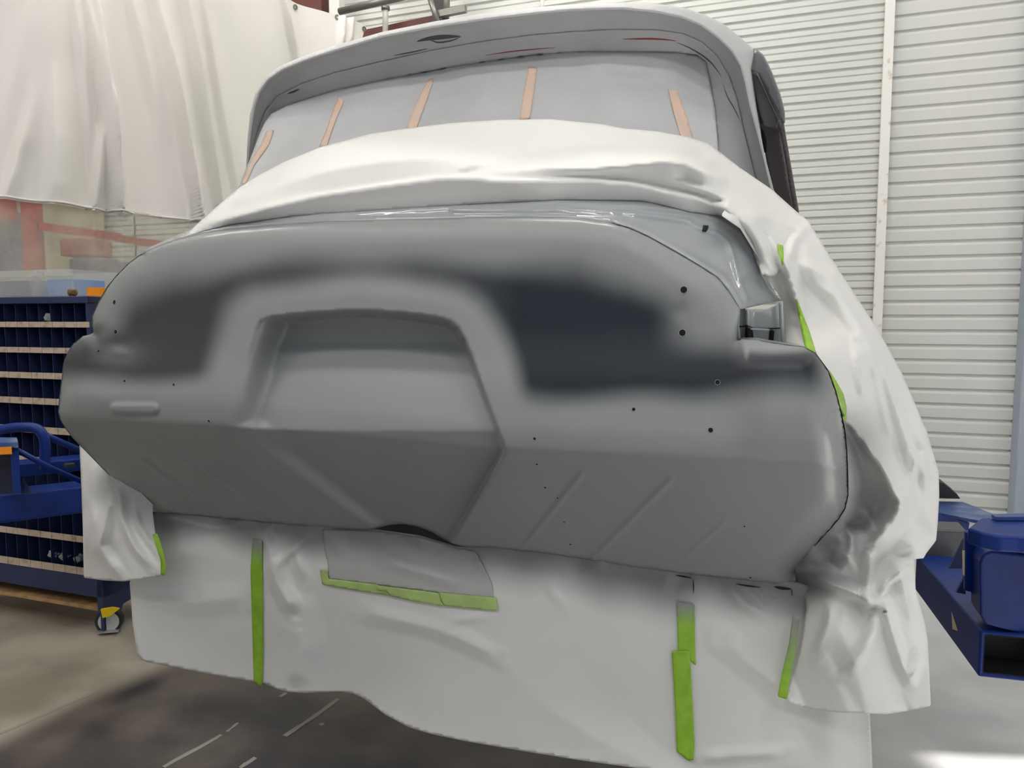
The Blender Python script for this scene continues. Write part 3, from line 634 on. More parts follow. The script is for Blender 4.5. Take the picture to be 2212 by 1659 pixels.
dk1 = creased([[(x, y, z-.006) for (x, y), z in zip(_de, vgut(_de))],
    [(x, y, _ev(x)-(.004 if x < 480 else .030)) for x, y in _L1], [(x, y-7, _ev(x)+.012) for x, y in _L1],
    [(x, y, z) for (x, y), z in zip(_L2, (.14, .125, .12, .125, .14, .15))], [(x, y-6, z) for (x, y), z in zip(_L2, (.165, .16, .16, .165, .175, .18))],
    [(990, 372, .10), (1050, 353, .17), (1110, 336, .235), (1169, 314, .30), (1222, 284, .38)], [(1064, 356, .172), (1122, 343, .238), (1180, 322, .300), (1238, 292, .378)],
    [(x, y, z) for (x, y), z in zip(_L4, (.12, .115, .11, .12, .13, .14, .17, .22))], [(x, y-6, z) for (x, y), z in zip(_L4, (.145, .15, .15, .165, .18, .19, .21, .25))],
    [(1175, 330, .275), (1300, 323, .245), (1420, 329, .26)], [(1180, 326, .30), (1300, 316, .30), (1420, 323, .30)],
    [(1480, 330, .31), (1530, 352, .32), (1580, 400, .31), (1640, 450, .30), (1690, 520, .31)], [(1500, 335, .37), (1560, 370, .38), (1620, 415, .37), (1690, 480, .38)],
    [(1480, 385, .20), (1540, 415, .19), (1610, 455, .20)], [(1430, 380, .155), (1500, 405, .165), (1560, 425, .17), (1640, 470, .20)],
    [(1560, 447, .13), (1610, 487, .15), (1640, 540, .16), (1662, 590, .17)], [(1575, 447, .165), (1625, 490, .19), (1660, 545, .20), (1676, 590, .22)],
    [(455, 462, .13), (560, 392, .27), (640, 349, .31), (760, 308, .36)], [(600, 372, .255), (700, 338, .285), (820, 312, .31), (940, 306, .31)],
    [(398, 512, .06), (423, 486, .10), (455, 458, .16), (488, 429, .24), (517, 405, .30), (560, 378, .33), (615, 349, .36), (692, 318, .39), (800, 289, .42), (876, 278, .42), (970, 266, .43), (1079, 259, .43), (1187, 257, .43), (1300, 268, .43), (1420, 284, .445), (1482, 295, .46), (1547, 322, .48), (1598, 362, .49), (1667, 409, .50), (1721, 457, .48), (1746, 477, .46), (1740, 500, .43), (1700, 560, .30), (1672, 600, .22), (1650, 598, .16)]], dk0)
def vdeck(xy):
    k = sst(pdist(xy, _de), 0, 30)
    m_ = sum(dk1(xy+np.array([dx, 0.])) for dx in (-13, -6, 0, 6, 13))/5
    return m_+(facet(xy, 62, .010, 11, 1.8, .5)*sst(xy[:, 0], 1350, 1500)+facet(xy, 90, .004, 12, 2.2, -.1))*k
def spray_deck(xy): return .28*(1-sst(pdist(xy, DECK[26:]), 0, 26))
dp = surf('deck_masking_paper', DECK, vdeck, 'paper', None, step=6, curve=False, attrs={'spray': spray_deck}, thick=.0006)
tag(dp, 'creased white masking paper draped over the trunk below the rear window', 'masking paper')
# side paper hanging round the right fender
bt_v = lambda x: vtail(np.c_[x, ip(x, [(p[0], p[1]) for p in sorted(BOTTOM)])-4.0])
_bx = np.linspace(320, 1710, 40); _bv = bt_v(_bx); _bfit = np.polyfit(_bx, _bv, 2)
bs = lambda x: np.polyval(_bfit, np.clip(x, 320, 1640))+.014
SIDE = [(1640, 560), (1600, 494), (1558, 465), (1600, 400), (1660, 408), (1721, 457), (1746, 477), (1764, 506), (1793, 553), (1822, 598), (1838, 621), (1885, 694), (1917, 748), (1949, 808), (1974, 865), (1996, 919), (2001, 926), (2019, 990), (2028, 1020), (2029, 1069), (2026, 1126), (2022, 1168), (2001, 1195), (1995, 1206), (1975, 1208), (1978, 1274), (1998, 1346), (2004, 1382), (2011, 1525), (1960, 1536), (1915, 1543), (1860, 1541), (1811, 1539), (1753, 1532), (1713, 1520), (1698, 1512), (1709, 1465), (1727, 1407), (1742, 1317), (1740, 1295), (1722, 1262), (1700, 1240), (1735, 1190), (1780, 1140), (1805, 1105), (1812, 1060), (1810, 980), (1800, 880), (1780, 820), (1740, 765), (1694, 745), (1694, 700), (1690, 650), (1665, 610)]
_b = float(bs(1640.0)); _e = np.array([(1740, 765), (1785, 820), (1806, 880), (1815, 980), (1816, 1060), (1806, 1105), (1780, 1140), (1735, 1190), (1705, 1240)], float)
sd0 = tps([(x, y, z+.03) for (x, y), z in zip(_e, vtail(_e+np.array([14, 0])))]+[(1600, 494, .17), (1558, 462, .12), (1600, 400, .45), (1700, 450, .5), (1746, 477, .46), (1822, 598, .42), (1917, 748, .40), (1996, 919, .40), (2028, 1040, .40), (2005, 1190, .40), (1640, 560, .22), (1690, 650, .26), (1694, 740, .24),
  (1745, 1310, _b-.01), (1715, 1410, _b-.03), (1700, 1510, _b-.035), (1810, 1540, _b-.05), (1915, 1543, _b-.03), (2011, 1525, _b+.05), (2000, 1370, _b+.04), (1860, 1400, _b-.07), (1890, 1220, .34), (1910, 1050, .30), (1870, 900, .26), (1780, 700, .29), (1700, 540, .31)])
SF = [([(1555, 462), (1610, 470), (1660, 505), (1690, 560), (1712, 600), (1726, 680)], .035, 26, 20),
      ([(1640, 500), (1672, 480), (1720, 490), (1745, 480)], .025, 18, 14),
      ([(1700, 580), (1720, 640), (1738, 720), (1750, 760)], .020, 14, 12),
      ([(1712, 560), (1790, 600), (1850, 690), (1900, 790)], .030, 30, 24),
      ([(1745, 490), (1715, 520), (1700, 580)], .02, 16, 16),
      ([(1748, 600), (1800, 640), (1840, 720)], .015, 20, 26),
      ([(1845, 740), (1855, 800), (1862, 860), (1855, 875)], .022, 12, 26),
      ([(1880, 760), (1900, 850), (1930, 960)], .018, 18, 12),
      ([(1905, 780), (1930, 870), (1970, 990), (1990, 1030)], .024, 18, 18),
      ([(1828, 905), (1870, 960), (1905, 1010), (1930, 1060), (1942, 1080), (1938, 1110), (1905, 1150), (1880, 1180)], .060, 14, 40),
      ([(1962, 1080), (1970, 1030), (1975, 985), (2000, 1020)], .026, 16, 22),
      ([(1985, 930), (1996, 970), (1998, 1080)], .016, 14, 12),
      ([(1880, 1180), (1878, 1240), (1870, 1290), (1888, 1330)], .030, 18, 18),
      ([(1995, 1205), (1950, 1230), (1915, 1260), (1890, 1300)], .035, 26, 12),
      ([(1860, 1090), (1885, 1130), (1890, 1160)], .018, 14, 12),
      ([(1740, 1240), (1790, 1262), (1840, 1280), (1898, 1312), (1885, 1330)], .040, 12, 26),
      ([(1900, 1330), (1870, 1400), (1830, 1460)], .022, 26, 22),
      ([(1905, 1280), (1925, 1360), (1950, 1440), (1965, 1470), (1985, 1420)], .030, 18, 22),
      ([(1800, 1290), (1790, 1350), (1760, 1420)], .016, 20, 26),
      ([(1940, 1220), (1955, 1290), (1975, 1360)], .018, 18, 16),
      ([(1780, 1180), (1830, 1200), (1860, 1240)], .022, 16, 14), ([(1820, 1130), (1840, 1160), (1835, 1210)], .02, 12, 12)]
PIT = [(1830, 915), (1868, 965), (1902, 1015), (1930, 1066), (1934, 1095), (1905, 1140), (1870, 1160), (1800, 1150), (1826, 1100), (1836, 1020)]
def vside(xy): 
    return .065*np.where(inside(xy, PIT), sst(pdist(xy, PIT+PIT[:1]), 0, 40), 0)+sd0(xy)+1.5*folds(xy, SF)+facet(xy, 66, .024, 21, 2.4, 1.25)+facet(xy, 40, .026, 22, 1.3, .6)*np.exp(-((xy[:, 1]-1190)/100)**2)+facet(xy, 50, .014, 23, 1.5, 1.0)*(1-sst(xy[:, 1], 560, 760))
def spray_side(xy):
    return .75*(1-sst(pdist(xy, [(1700, 1250), (1760, 1180), (1812, 1110), (1830, 1040), (1832, 960)]), 16, 120))+.5*(1-sst(pdist(xy, [(1722, 1265), (1830, 1260)]), 4, 40))+.25*(1-sst(pdist(xy, [(1620, 520), (1690, 660), (1694, 745)]), 0, 30))
sp_ = surf('side_masking_paper', SIDE, vside, 'paper', None, step=6, curve=False, attrs={'spray': spray_side}, thick=.0006)
tag(sp_, 'big crumpled white masking paper hanging round the right fender', 'masking paper')
# paper hung below the left fender
LFT = [(171, 945), (172, 975), (176, 1062), (179, 1148), (181, 1248), (225, 1254), (268, 1256), (310, 1250), (348, 1244), (357, 1236), (358, 1225), (350, 1185), (335, 1150), (330, 1110), (330, 1090), (300, 1060), (240, 1010), (200, 955)]
lf0 = tps([(171, 945, .36), (181, 1248, .36), (268, 1256, .27), (350, 1240, .235), (330, 1100, .27), (255, 1040, .26), (230, 1150, .26)])
def vleft(xy): return lf0(xy)+folds(xy, [([(255, 1046), (262, 1120), (290, 1180), (330, 1230)], .028, 16, 18), ([(240, 1060), (225, 1140), (215, 1180), (262, 1254)], .030, 22, 22), ([(200, 980), (195, 1080), (210, 1160)], .016, 18, 18), ([(285, 1080), (300, 1140), (345, 1200)], .018, 14, 14)])+facet(xy, 55, .010, 31, 1.8, 1.3)
tag(surf('side_masking_paper', LFT, vleft, 'paper', None, step=5, curve=False, attrs={'spray': lambda q: .7*(1-sst(pdist(q, [(250, 1050), (340, 1110)]), 20, 70))}, thick=.0006), 'small white masking paper hanging below the left fender by the cart', 'masking paper')
# skirt below the tail
SK_BOT = [(280, 1258), (283, 1300), (286, 1343), (292, 1385), (297, 1412), (304, 1424), (318, 1430), (354, 1437), (438, 1454), (546, 1472), (573, 1477), (600, 1489), (625, 1495), (660, 1497), (733, 1494), (762, 1498), (786, 1509), (832, 1544), (882, 1571), (932, 1586), (998, 1600), (1120, 1621), (1250, 1642), (1358, 1657), (1480, 1674), (1640, 1690), (1780, 1700), (1886, 1702), (1885, 1659), (1880, 1560), (1877, 1500)]
SK_TOP = [(1870, 1300), (1760, 1270), (1719, 1256), (1650, 1250), (1560, 1241), (1460, 1230), (1350, 1215), (1250, 1200), (1150, 1187), (1060, 1180), (1010, 1182), (985, 1180), (940, 1166), (905, 1156), (860, 1150), (812, 1143), (790, 1139), (700, 1135), (640, 1129), (560, 1122), (460, 1112), (400, 1106), (340, 1102), (330, 1110), (310, 1180)]
SKF = [([(560, 1130), (580, 1180), (600, 1260), (640, 1330)], .030, 26, 30), ([(600, 1140), (640, 1200), (660, 1260)], .020, 24, 20), ([(590, 1230), (640, 1180), (680, 1150)], .016, 14, 14),
       ([(640, 1330), (650, 1400), (640, 1490)], .025, 70, 60), ([(780, 1320), (930, 1355), (1000, 1380), (1080, 1420)], .014, 30, 26), ([(960, 1345), (1060, 1330)], .010, 16, 16), ([(340, 1112), (460, 1140), (550, 1125)], .016, 14, 12),
       ([(1560, 1255), (1600, 1300), (1650, 1330)], .014, 20, 18), ([(1620, 1262), (1660, 1300), (1705, 1290)], .014, 12, 12), ([(1560, 1380), (1640, 1450), (1700, 1500)], .014, 40, 40), ([(1510, 1640), (1600, 1630), (1700, 1626)], .016, 16, 24), ([(1180, 1260), (1220, 1310)], .01, 18, 14), ([(300, 1270), (420, 1300), (540, 1290)], .012, 40, 40)]
def vskirt(xy):
    x, y = xy[:, 0], xy[:, 1]; tt = sst(y, 1150, 1500)
    v = bs(x)
    v += tt*(.025*np.sin((x-420)/150)*np.exp(-((x-640)/420)**2)*1.4-.02*np.sin((x-900)/260))
    v += .05*sst(x, 1780, 1886)*tt
    return v+folds(xy, SKF)+crumple(xy, .004, 150, 41)+facet(xy, 150, .006, 43, 1.5, .2)+facet(xy, 38, .011, 42, 1.2, .7)*(1-sst(y-ip(x, [(318, 1103), (800, 1146), (1719, 1264)]), 20, 75))
def spray_skirt(xy):
    e = xy[:, 1]-ip(xy[:, 0], [(p[0], p[1]) for p in sorted(BOTTOM)])
    wob = 12*np.sin(xy[:, 0]*.017)+8*np.sin(xy[:, 0]*.041+2)
    s = 1.0*(1-sst(e+wob, 6, ip(xy[:, 0], [(320, 80), (560, 100), (640, 70), (1100, 110), (1400, 130), (1700, 110)])))
    return s+.015
skirt = tag(surf('skirt_masking_paper', SK_BOT+SK_TOP, vskirt, 'paper', None, step=7, curve=False, attrs={'spray': spray_skirt}, thick=.0006), 'wide white masking paper skirt hanging below the tail panel', 'masking paper')
for ln, w_ in [([(1459, 1243), (1478, 1246), (1496, 1249)], 3), ([(1497, 1249), (1498, 1264), (1498, 1284)], 2), ([(1588, 1261), (1615, 1266), (1645, 1269)], 3), ([(1672, 1268), (1690, 1271), (1710, 1273)], 6), ([(1710, 1272), (1711, 1280), (1711, 1290)], 2)]:
    mark('gap_line', ln, w_, 'seam', vskirt, -.003, skirt)  # thin black strips for the dark gap lines at the skirt's top
# grey sprayed patch sheet and pale tape below the notch
PATCH = [(696, 1144), (700, 1180), (708, 1220), (709, 1252), (760, 1257), (832, 1266), (900, 1274), (985, 1286), (1064, 1294), (1063, 1262), (1045, 1225), (1028, 1192), (985, 1184), (940, 1170), (905, 1160), (860, 1154), (812, 1148), (760, 1146)]
tag(surf('paper_patch', PATCH, lambda q: vskirt(q)+folds(q, [([(940, 1215), (960, 1190), (985, 1192)], .006, 8, 6), ([(830, 1215), (920, 1240), (1000, 1265)], .006, 20, 12)]), 'paper', None, step=5, curve=False, attrs={'spray': lambda q: .55+.42*(1-sst(q[:, 1]-ip(q[:, 0], [(700, 1146), (1060, 1200)]), 10, 75))}, thick=.0006, off=-.004), 'grey sprayed paper patch taped below the notch of the tail', 'masking paper')
PT = 'pale green tape under the grey patch'
for pts, lb in [([(691, 1231), (708, 1233), (709, 1250), (812, 1262), (844, 1277), (844, 1287), (770, 1276), (696, 1263)], 'pale green tape along the left of the grey paper patch'),
                ([(812, 1264), (838, 1267), (948, 1281), (952, 1300), (960, 1310), (890, 1298), (844, 1288), (832, 1277), (814, 1276)], 'pale green tape along the middle of the grey paper patch'),
                ([(948, 1280), (1072, 1291), (1075, 1320), (960, 1309), (950, 1296)], 'pale green tape along the right corner of the grey paper patch')]:
    tag(surf('green_tape', pts, vskirt, 'palegreen', None, step=5, curve=False, thick=.0006, off=-.007 if 'middle' not in lb else -.0085), lb, 'tape', PT)
sprT = lambda y0, y1: (lambda q: 1-sst(q[:, 1], y0, y1))
GR = 'green tape strips on the paper skirt'
for pts, lb, sp, o_ in [([(329, 1154), (340, 1152), (352, 1188), (359, 1228), (356, 1243), (347, 1242), (347, 1211), (334, 1171)], 'short green tape strip at the left end of the skirt', sprT(1130, 1165), -.012),
                    ([(545, 1165), (566, 1168), (567, 1302), (568, 1403), (566, 1482), (558, 1481), (548, 1471), (545, 1370), (541, 1235)], 'long green tape strip down the left part of the skirt', sprT(1165, 1225), -.006),
                    ([(1462, 1300), (1500, 1305), (1501, 1380), (1503, 1438), (1491, 1427), (1465, 1421)], 'upper green tape piece overlapped by a longer one on the right of the skirt', sprT(1300, 1360), -.006),
                    ([(1451, 1407), (1489, 1405), (1492, 1444), (1496, 1516), (1500, 1606), (1498, 1642), (1487, 1644), (1462, 1624), (1458, 1516)], 'lower wide green tape piece with slanted end on the right of the skirt', sprT(1300, 1350), -.008),
                    ([(1712, 1330), (1728, 1332), (1722, 1390), (1717, 1420), (1709, 1450), (1700, 1511), (1680, 1505), (1689, 1454), (1704, 1390)], 'slanting green tape strip along the edge of the right side paper', sprT(1330, 1480), -.040)]:
    tag(surf('green_tape', pts, (lambda q: np.minimum(vskirt(q)+.008, vleft(q)+.006)) if 'left end' in lb else vskirt, 'green', None, step=5, curve=False, attrs={'spray': sp}, thick=.0006, off=o_), lb, 'tape', GR)
GS = 'green tape round the right fender'
for pts, lb in [([(1680, 527), (1692, 530), (1693, 560), (1690, 575), (1684, 550)], 'small green tape end showing high on the right shoulder paper'),
                ([(1722, 645), (1737, 685), (1749, 716), (1764, 764), (1738, 748), (1730, 710), (1723, 675)], 'green tape wedge between right shoulder paper and the lamp socket'),
                ([(1792, 800), (1806, 822), (1822, 850), (1829, 880), (1828, 912), (1816, 905), (1806, 850)], 'green tape edging the right fender beside the hanging paper')]:
    tag(surf('green_tape', pts, vside, 'green', None, step=4, curve=False, attrs={'spray': lambda q: .25*sst(q[:, 1], 800, 880)}, thick=.0006, off=-.012), lb, 'tape', GS)

# ================================================================== THE TARP WITH ITS CLEAR LOWER BAND
TP = at_y(0, 432, 3.75); TD = np.array([.70, 1., 0]); TD /= np.linalg.norm(TD); TN = np.array([TD[1], -TD[0], 0])
def ton(px, py, off=0): return on_plane(px, py, TP+TN*off, TN)
zb = float(TP[2]); zt = float(ton(780, 58)[2]); s_top = float(np.dot(ton(780, 58)-TP, TD)); s_bot = float(np.dot(ton(560, 470)-TP, TD))
cur = empty('tarp_curtain', ton(300, 690)*np.array([1, 1, 0])+W*.95); tag(cur, 'white tarp curtain with a clear vinyl lower band hanging left of the car', 'curtain')
PLE = []
for (xa, ya, xb, yb, amp, wd) in [(205, 150, 250, 470, .075, .05), (340, 60, 420, 470, .05, .05), (390, 30, 470, 440, .04, .05), (155, 30, 190, 300, .03, .06), (40, 270, 0, 420, .03, .04), (100, 260, 95, 440, .03, .08), (205, 0, 210, 150, .03, .05), (440, 60, 500, 400, .025, .05), (290, 0, 330, 200, .025, .07), (610, 10, 640, 120, .03, .05), (215, 260, 200, 430, .03, .04), (730, 30, 728, 95, .03, .03), (745, 30, 740, 95, .03, .03), (55, 0, 20, 200, .02, .12)]:
    a, b = ton(xa, ya), ton(xb, yb); PLE.append((np.dot(a-TP, TD), a[2], np.dot(b-TP, TD), b[2], amp, wd))
def tarp_off(s, z):
    d = .03*np.sin(s*5.1+.5*z)+.02*np.sin(s*9.7-.8*z+1)+.012*np.sin(s*17+1.3*z)
    for sa, za, sb, zb_, amp, wd in PLE:
        t = np.clip((z-za)/(zb_-za), -.4, 1.3); q = (s-(sa+(sb-sa)*t))/wd
        d = d+2.0*amp*np.where(q < 0, np.exp(-q*q*12), np.exp(-q*q*.45))*np.clip(1.3-np.abs((z-(za+zb_)/2)/(za-zb_))*1.1, 0, 1)
    return d
def tgrid(name, z0f, z1f, s0, s1f, nS, nZ, m, offf):
    vs, fs = [], []
    for j in range(nZ+1):
        for i in range(nS+1):
            t = j/nZ; q = i/nS; z_ = z0f+(z1f-z0f)*t; s = s0+(s1f(z_)-s0)*q
            p = TP+TD*s+TN*offf(s, z_); vs.append((p[0], p[1], z_))
    n = nS+1
    fs = [(j*n+i, j*n+i+1, (j+1)*n+i+1, (j+1)*n+i) for j in range(nZ) for i in range(nS)]
    o = link(name, meshfrom(name, vs, fs), m, smooth=True); return reparent(o, cur)
s1f = lambda z: s_bot+(s_top-s_bot)*min(1, max(0, (z-zb)/(zt-zb)))**.6 if z < zt else s_top
tgrid('tarp_cloth', zb, zt, -.35, s1f, 420, 80, 'canvas', tarp_off)
tgrid('vinyl_band', .95, zb+.02, -.35, lambda z: s_bot, 80, 20, 'vinyl', lambda s, z: tarp_off(s, zb)*.5+.01*math.sin(s*14+z*9)-.004)
tube('hem', [TP+TD*s+TN*(tarp_off(s, zb)+.004)+W*.012 for s in np.linspace(-.35, s_bot, 70)], .006, 'canvas', cur, 6)
for px, py in ((648, 5), (725, 32), (775, 60)):
    p = ton(px, py); s = np.dot(p-TP, TD); disc('grommet', TP+TD*s+W*(p[2]-TP[2]-.02)+TN*(tarp_off(s, p[2])+.006), TN, .018, .006, 'conduit', cur, 16, inner=.009)
# things behind the clear band
def beh(px, py, y): return at_y(px, py, y)
a = wpt(-330, 640, .16); tag(obox('partition_board', (a[0], a[1], 0), U*3.6, V*.06, (0, 0, 2.9), 'wallcream'), 'cream partition board behind the clear vinyl band', 'board')
rk = empty('steel_rack', (beh(68, 690, 5.2)[0], 5.2, 0)); tag(rk, 'red steel rack seen through the clear vinyl band', 'rack')
a, b = beh(52, 600, 5.2), beh(84, 600, 5.2); obox('upright', (a[0], 5.2, 0), (b[0]-a[0], 0, 0), (0, .08, 0), (0, 0, 2.6), 'redsteel', rk)
a, b = beh(84, 497, 5.2), beh(256, 520, 5.45); obox('cross_beam', a, b-a, (0, .06, 0), W*.055, 'redsteel', rk)
a, b = beh(250, 522, 5.45), beh(420, 545, 5.7); obox('cross_beam', a, b-a, (0, .06, 0), W*.05, 'redsteel', rk)
a = beh(130, 553, 5.7); tag(obox('stored_box', a, (beh(214, 553, 5.7)-a)*np.array([1, 0, 0]), (0, .2, 0), W*.13, 'pinkbox', bevel=.01), 'faded red box behind the clear vinyl band', 'box')
a = beh(-60, 476, 5.3); tag(obox('red_sign', a, (beh(33, 476, 5.3)-a)*np.array([1, 0, 0]), (0, .03, 0), W*.3, 'redsteel', bevel=.01), 'orange red panel at the left edge behind the vinyl', 'panel')
a = beh(-40, 585, 5.5); tag(obox('grey_crate', a, (beh(46, 585, 5.5)-a)*np.array([1, 0, 0]), (0, .3, 0), W*.42, 'greybox', bevel=.01), 'grey crate left of the red rack upright', 'crate')
a = beh(150, 600, 5.6); tag(obox('grey_crate', a, (beh(240, 600, 5.6)-a)*np.array([1, 0, 0]), (0, .3, 0), W*.14, 'greybox', bevel=.01), 'grey crate below the faded red box', 'crate')

# ================================================================== BOLT BIN CART
cc = at_z(238, 1366, 0)
A_ = -U; B_ = V                     # along the front to the left, and to the back
CF = on_plane(222, 1290, cc-B_*.03, -V); CF = np.array([CF[0], CF[1], 0])
def cz(py, px=90): return float(on_plane(px, py, CF, -V)[2])
cart = empty('bin_cart', CF+A_*.4); tag(cart, 'navy bolt bin cart with rows of labelled bins on casters', 'cart')
LEN = .86; DEP = .32
ztop = cz(641); ztp2 = cz(656)
obox('top_plate', CF+W*ztp2-B_*.01, A_*LEN, B_*DEP, W*(ztop-ztp2), 'navy', cart, bevel=.004)
obox('back_panel', CF+W*cz(1250)+B_*(DEP-.02), A_*LEN, B_*.02, W*(ztp2-cz(1250)), 'navydark', cart)
obox('side_panel', CF+W*cz(1250), A_*.02, B_*DEP, W*(ztp2-cz(1250)), 'navy', cart)
rows = [(695, 707), (750.5, 762.5), (805, 818), (860, 873.5), (922, 936), (988, 1003), (1064, 1079), (1147, 1160), (1213, 1228)]
prev = ztp2
pitchx = .066; ncol = int((LEN-.04)/pitchx)
for (ya, yb) in rows:
    z1, z0 = cz(ya), cz(yb)
    sh = obox('shelf', CF+W*z0+A_*.02+B_*.004, A_*(LEN-.04), B_*(DEP-.03), W*.006, 'navydark', cart)
    for k in range(ncol):
        o = obox('label_tab', CF+W*z0+A_*(.001+k*pitchx), A_*(pitchx-.0025), -B_*.004, W*(z1-z0), 'tan', sh)
    for k in range(1, ncol):
        obox('divider', CF+W*(z0+.006)+A_*(.02+k*pitchx)+B_*.006, A_*.002, B_*(DEP-.04), W*(prev-z0-.008), 'navy', sh)
    prev = z0
obox('base_panel', CF+W*cz(1272)+B_*.0, A_*LEN, B_*DEP, W*(cz(1229)-cz(1272)), 'navy', cart, bevel=.003)
obox('wood_shelf', CF+W*cz(1299)+A_*.03, A_*(LEN-.06), B_*DEP, W*.016, 'wood', cart)
zl = cz(1340)
prism('leg', [CF+W*cz(1229), CF+W*zl, CF+B_*.06+W*zl, CF+B_*.10+W*cz(1300), CF+B_*DEP+W*cz(1285), CF+B_*DEP+W*cz(1229)], A_*.03, 'navy', cart)
prism('leg', [CF+A_*LEN+W*cz(1229), CF+A_*LEN+W*zl, CF+A_*LEN+B_*.06+W*zl, CF+A_*LEN+B_*.10+W*cz(1300), CF+A_*LEN+B_*DEP+W*cz(1285), CF+A_*LEN+B_*DEP+W*cz(1229)], -A_*.03, 'navy', cart)
def caster(p, brake=True):
    r = .052; c = p+W*r; ax = (U*.55-V*.83); ax /= np.linalg.norm(ax)
    t_ = disc('caster_wheel', c, ax, r, .030, 'rubber', cart, 28)
    disc('hub', c, ax, r*.78, .034, 'wheelwhite', t_, 24); disc('axle', c, ax, .009, .042, 'zinc', t_, 12)
    fw = np.cross(ax, W)
    obox('fork', c-ax*.023-fw*.018-W*.01, ax*.004, fw*.036, W*(zl-r+.01), 'zinc', t_)
    obox('mount_plate', c-ax*.035-fw*.04+W*(zl-r-.004), ax*.07, fw*.08, W*.006, 'zinc', t_)
    if brake: prism('brake_lever', [c+ax*.024-fw*.012+W*.03, c+ax*.024-fw*.048+W*.058, c+ax*.024-fw*.02+W*.066, c+ax*.024+fw*.022+W*.062, c+ax*.024+fw*.016+W*.026], ax*.014, 'yellow', t_)
caster(cc+A_*.0); caster(cc+A_*(LEN-.08)); caster(cc+B_*.24, False)
# things on the cart
ct = ztop
T0 = CF+W*ct
def cpt(px, py, b): return on_plane(px, py, CF+B_*b, -V)
def ca(px, b=0.0): return float(np.dot(cpt(px, 660, b)-CF, A_))
tote = empty('storage_tote', T0+A_*.45+B_*.15); tag(tote, 'large translucent plastic tote on top of the cart', 'tote')
hT = float(cpt(100, 583, .03)[2])-ct
a0 = .12
for nm, org, ex, ey, ez in [('front_wall', T0+A_*a0+B_*.03, A_*.70, B_*.004, W*hT), ('back_wall', T0+A_*a0+B_*.26, A_*.70, B_*.004, W*hT), ('end_wall', T0+A_*a0+B_*.034, A_*.004, B_*.226, W*hT), ('end_wall', T0+A_*(a0+.696)+B_*.034, A_*.004, B_*.226, W*hT), ('bottom', T0+A_*(a0+.004)+B_*.034+W*.001, A_*.692, B_*.226, W*.004)]:
    obox(nm, org, ex, ey, ez, 'tote', tote)
obox('rim', T0+A_*(a0-.008)+B_*.018+W*(hT-.028), A_*.716, B_*.012, W*.028, 'tote', tote, bevel=.003)
x0_, x1_ = ca(113, .08), ca(240, .08)
tag(obox('blue_carton', T0+A_*.14+B_*.06+W*.006, A_*(x0_-.14), B_*.15, W*(hT*.62), 'bluebox', bevel=.004), 'bright blue carton inside the translucent tote', 'carton')
tag(obox('grey_carton', T0+A_*(x0_+.03)+B_*.06+W*.006, A_*.26, B_*.15, W*(hT*.60), 'greybox', bevel=.004), 'grey lilac carton inside the translucent tote', 'carton')
p = cpt(212, 641, -.0); p = T0+A_*ca(208)+B_*.005
tag(disc('tape_roll', T0+A_*ca(212, .0)+B_*-.0+W*.016+B_*.012*0, W, .038, .032, 'orangeplastic', None, 32, inner=.030), 'orange plastic ring on the front of the cart top', 'ring')
def blob(name, c, r, m, seed, sub=2, sq=(1, 1, 1)):
    bm = bmesh.new(); bmesh.ops.create_icosphere(bm, subdivisions=sub, radius=1); rr = random.Random(seed)
    for v_ in bm.verts:
        k = rr.uniform(.65, 1.1); v_.co = Vector((v_.co.x*sq[0]*r*k, v_.co.y*sq[1]*r*k, v_.co.z*sq[2]*r*k))+Vector(c)
    me = bpy.data.meshes.new(name); bm.to_mesh(me); bm.free(); return link(name, me, m)
tag(blob('dirt_clod', T0+A_*ca(152)+B_*.012+W*.016, .022, 'brownbit', 4, sq=(1, .6, .8)), 'small brown lump on the cart top beside the orange ring', 'lump')
tag(blob('plastic_bag', CF+A_*ca(92)+B_*.03+W*(cz(695)+.016), .026, 'bag', 5, sq=(1, .8, .8)), 'crumpled clear plastic bag in the top bin row', 'bag')
for i, (px, lb) in enumerate([(72, 'leftmost crumpled clear bag in the lowest bin row'), (98, 'middle crumpled clear bag in the lowest bin row'), (130, 'rightmost crumpled clear bag in the lowest bin row')]):
    tag(blob('plastic_bag', CF+A_*ca(px)+B_*.03+W*(cz(1213)+.026), .026, 'bag', 8+i, sq=(1, .8, .8)), lb, 'bag', 'clear bags in the lowest bin row')

# ================================================================== LIFT ARMS
def aly(x, y, d): return at_y(x, y, d*.93)
la = empty('lift_arm', aly(60, 1120, 2.6)*np.array([1, 1, 0])+W*.55); tag(la, 'blue steel lift arm reaching in from the left below the car', 'lift arm')
DL = U*.97-V*.05; DL = np.array([DL[0], DL[1], 0]); DL /= np.linalg.norm(DL)
a = aly(-120, 1090, 2.62); b = aly(330, 1030, 3.0); DLv = b-a; DLv[2] = 0; LL_ = np.linalg.norm(DLv); DLv /= LL_; DN = np.array([-DLv[1], DLv[0], 0])
h_ = float(aly(0, 1075, 2.68)[2]-aly(0, 1136, 2.68)[2]); z_ = float(aly(0, 1136, 2.68)[2])
a = np.array([a[0], a[1], z_])
obox('arm_tube', a, DLv*LL_, DN*.13, W*h_, 'blue', la, bevel=.008)
z2 = float(aly(100, 1040, 2.95)[2]); a2 = aly(-60, 1040, 2.9); a2 = np.array([a2[0], a2[1], z2])
obox('rear_arm_tube', a2+DN*.05, DLv*.85, DN*.11, W*.05, 'blue', la, bevel=.006)
q0, q1 = aly(29, 1068, 2.64), aly(46, 962, 2.64)
obox('upright_plate', aly(28, 1068, 2.63), aly(46, 1068, 2.63)-aly(28, 1068, 2.63), DN*.10, W*(q1[2]-q0[2]), 'blue', la, bevel=.003)
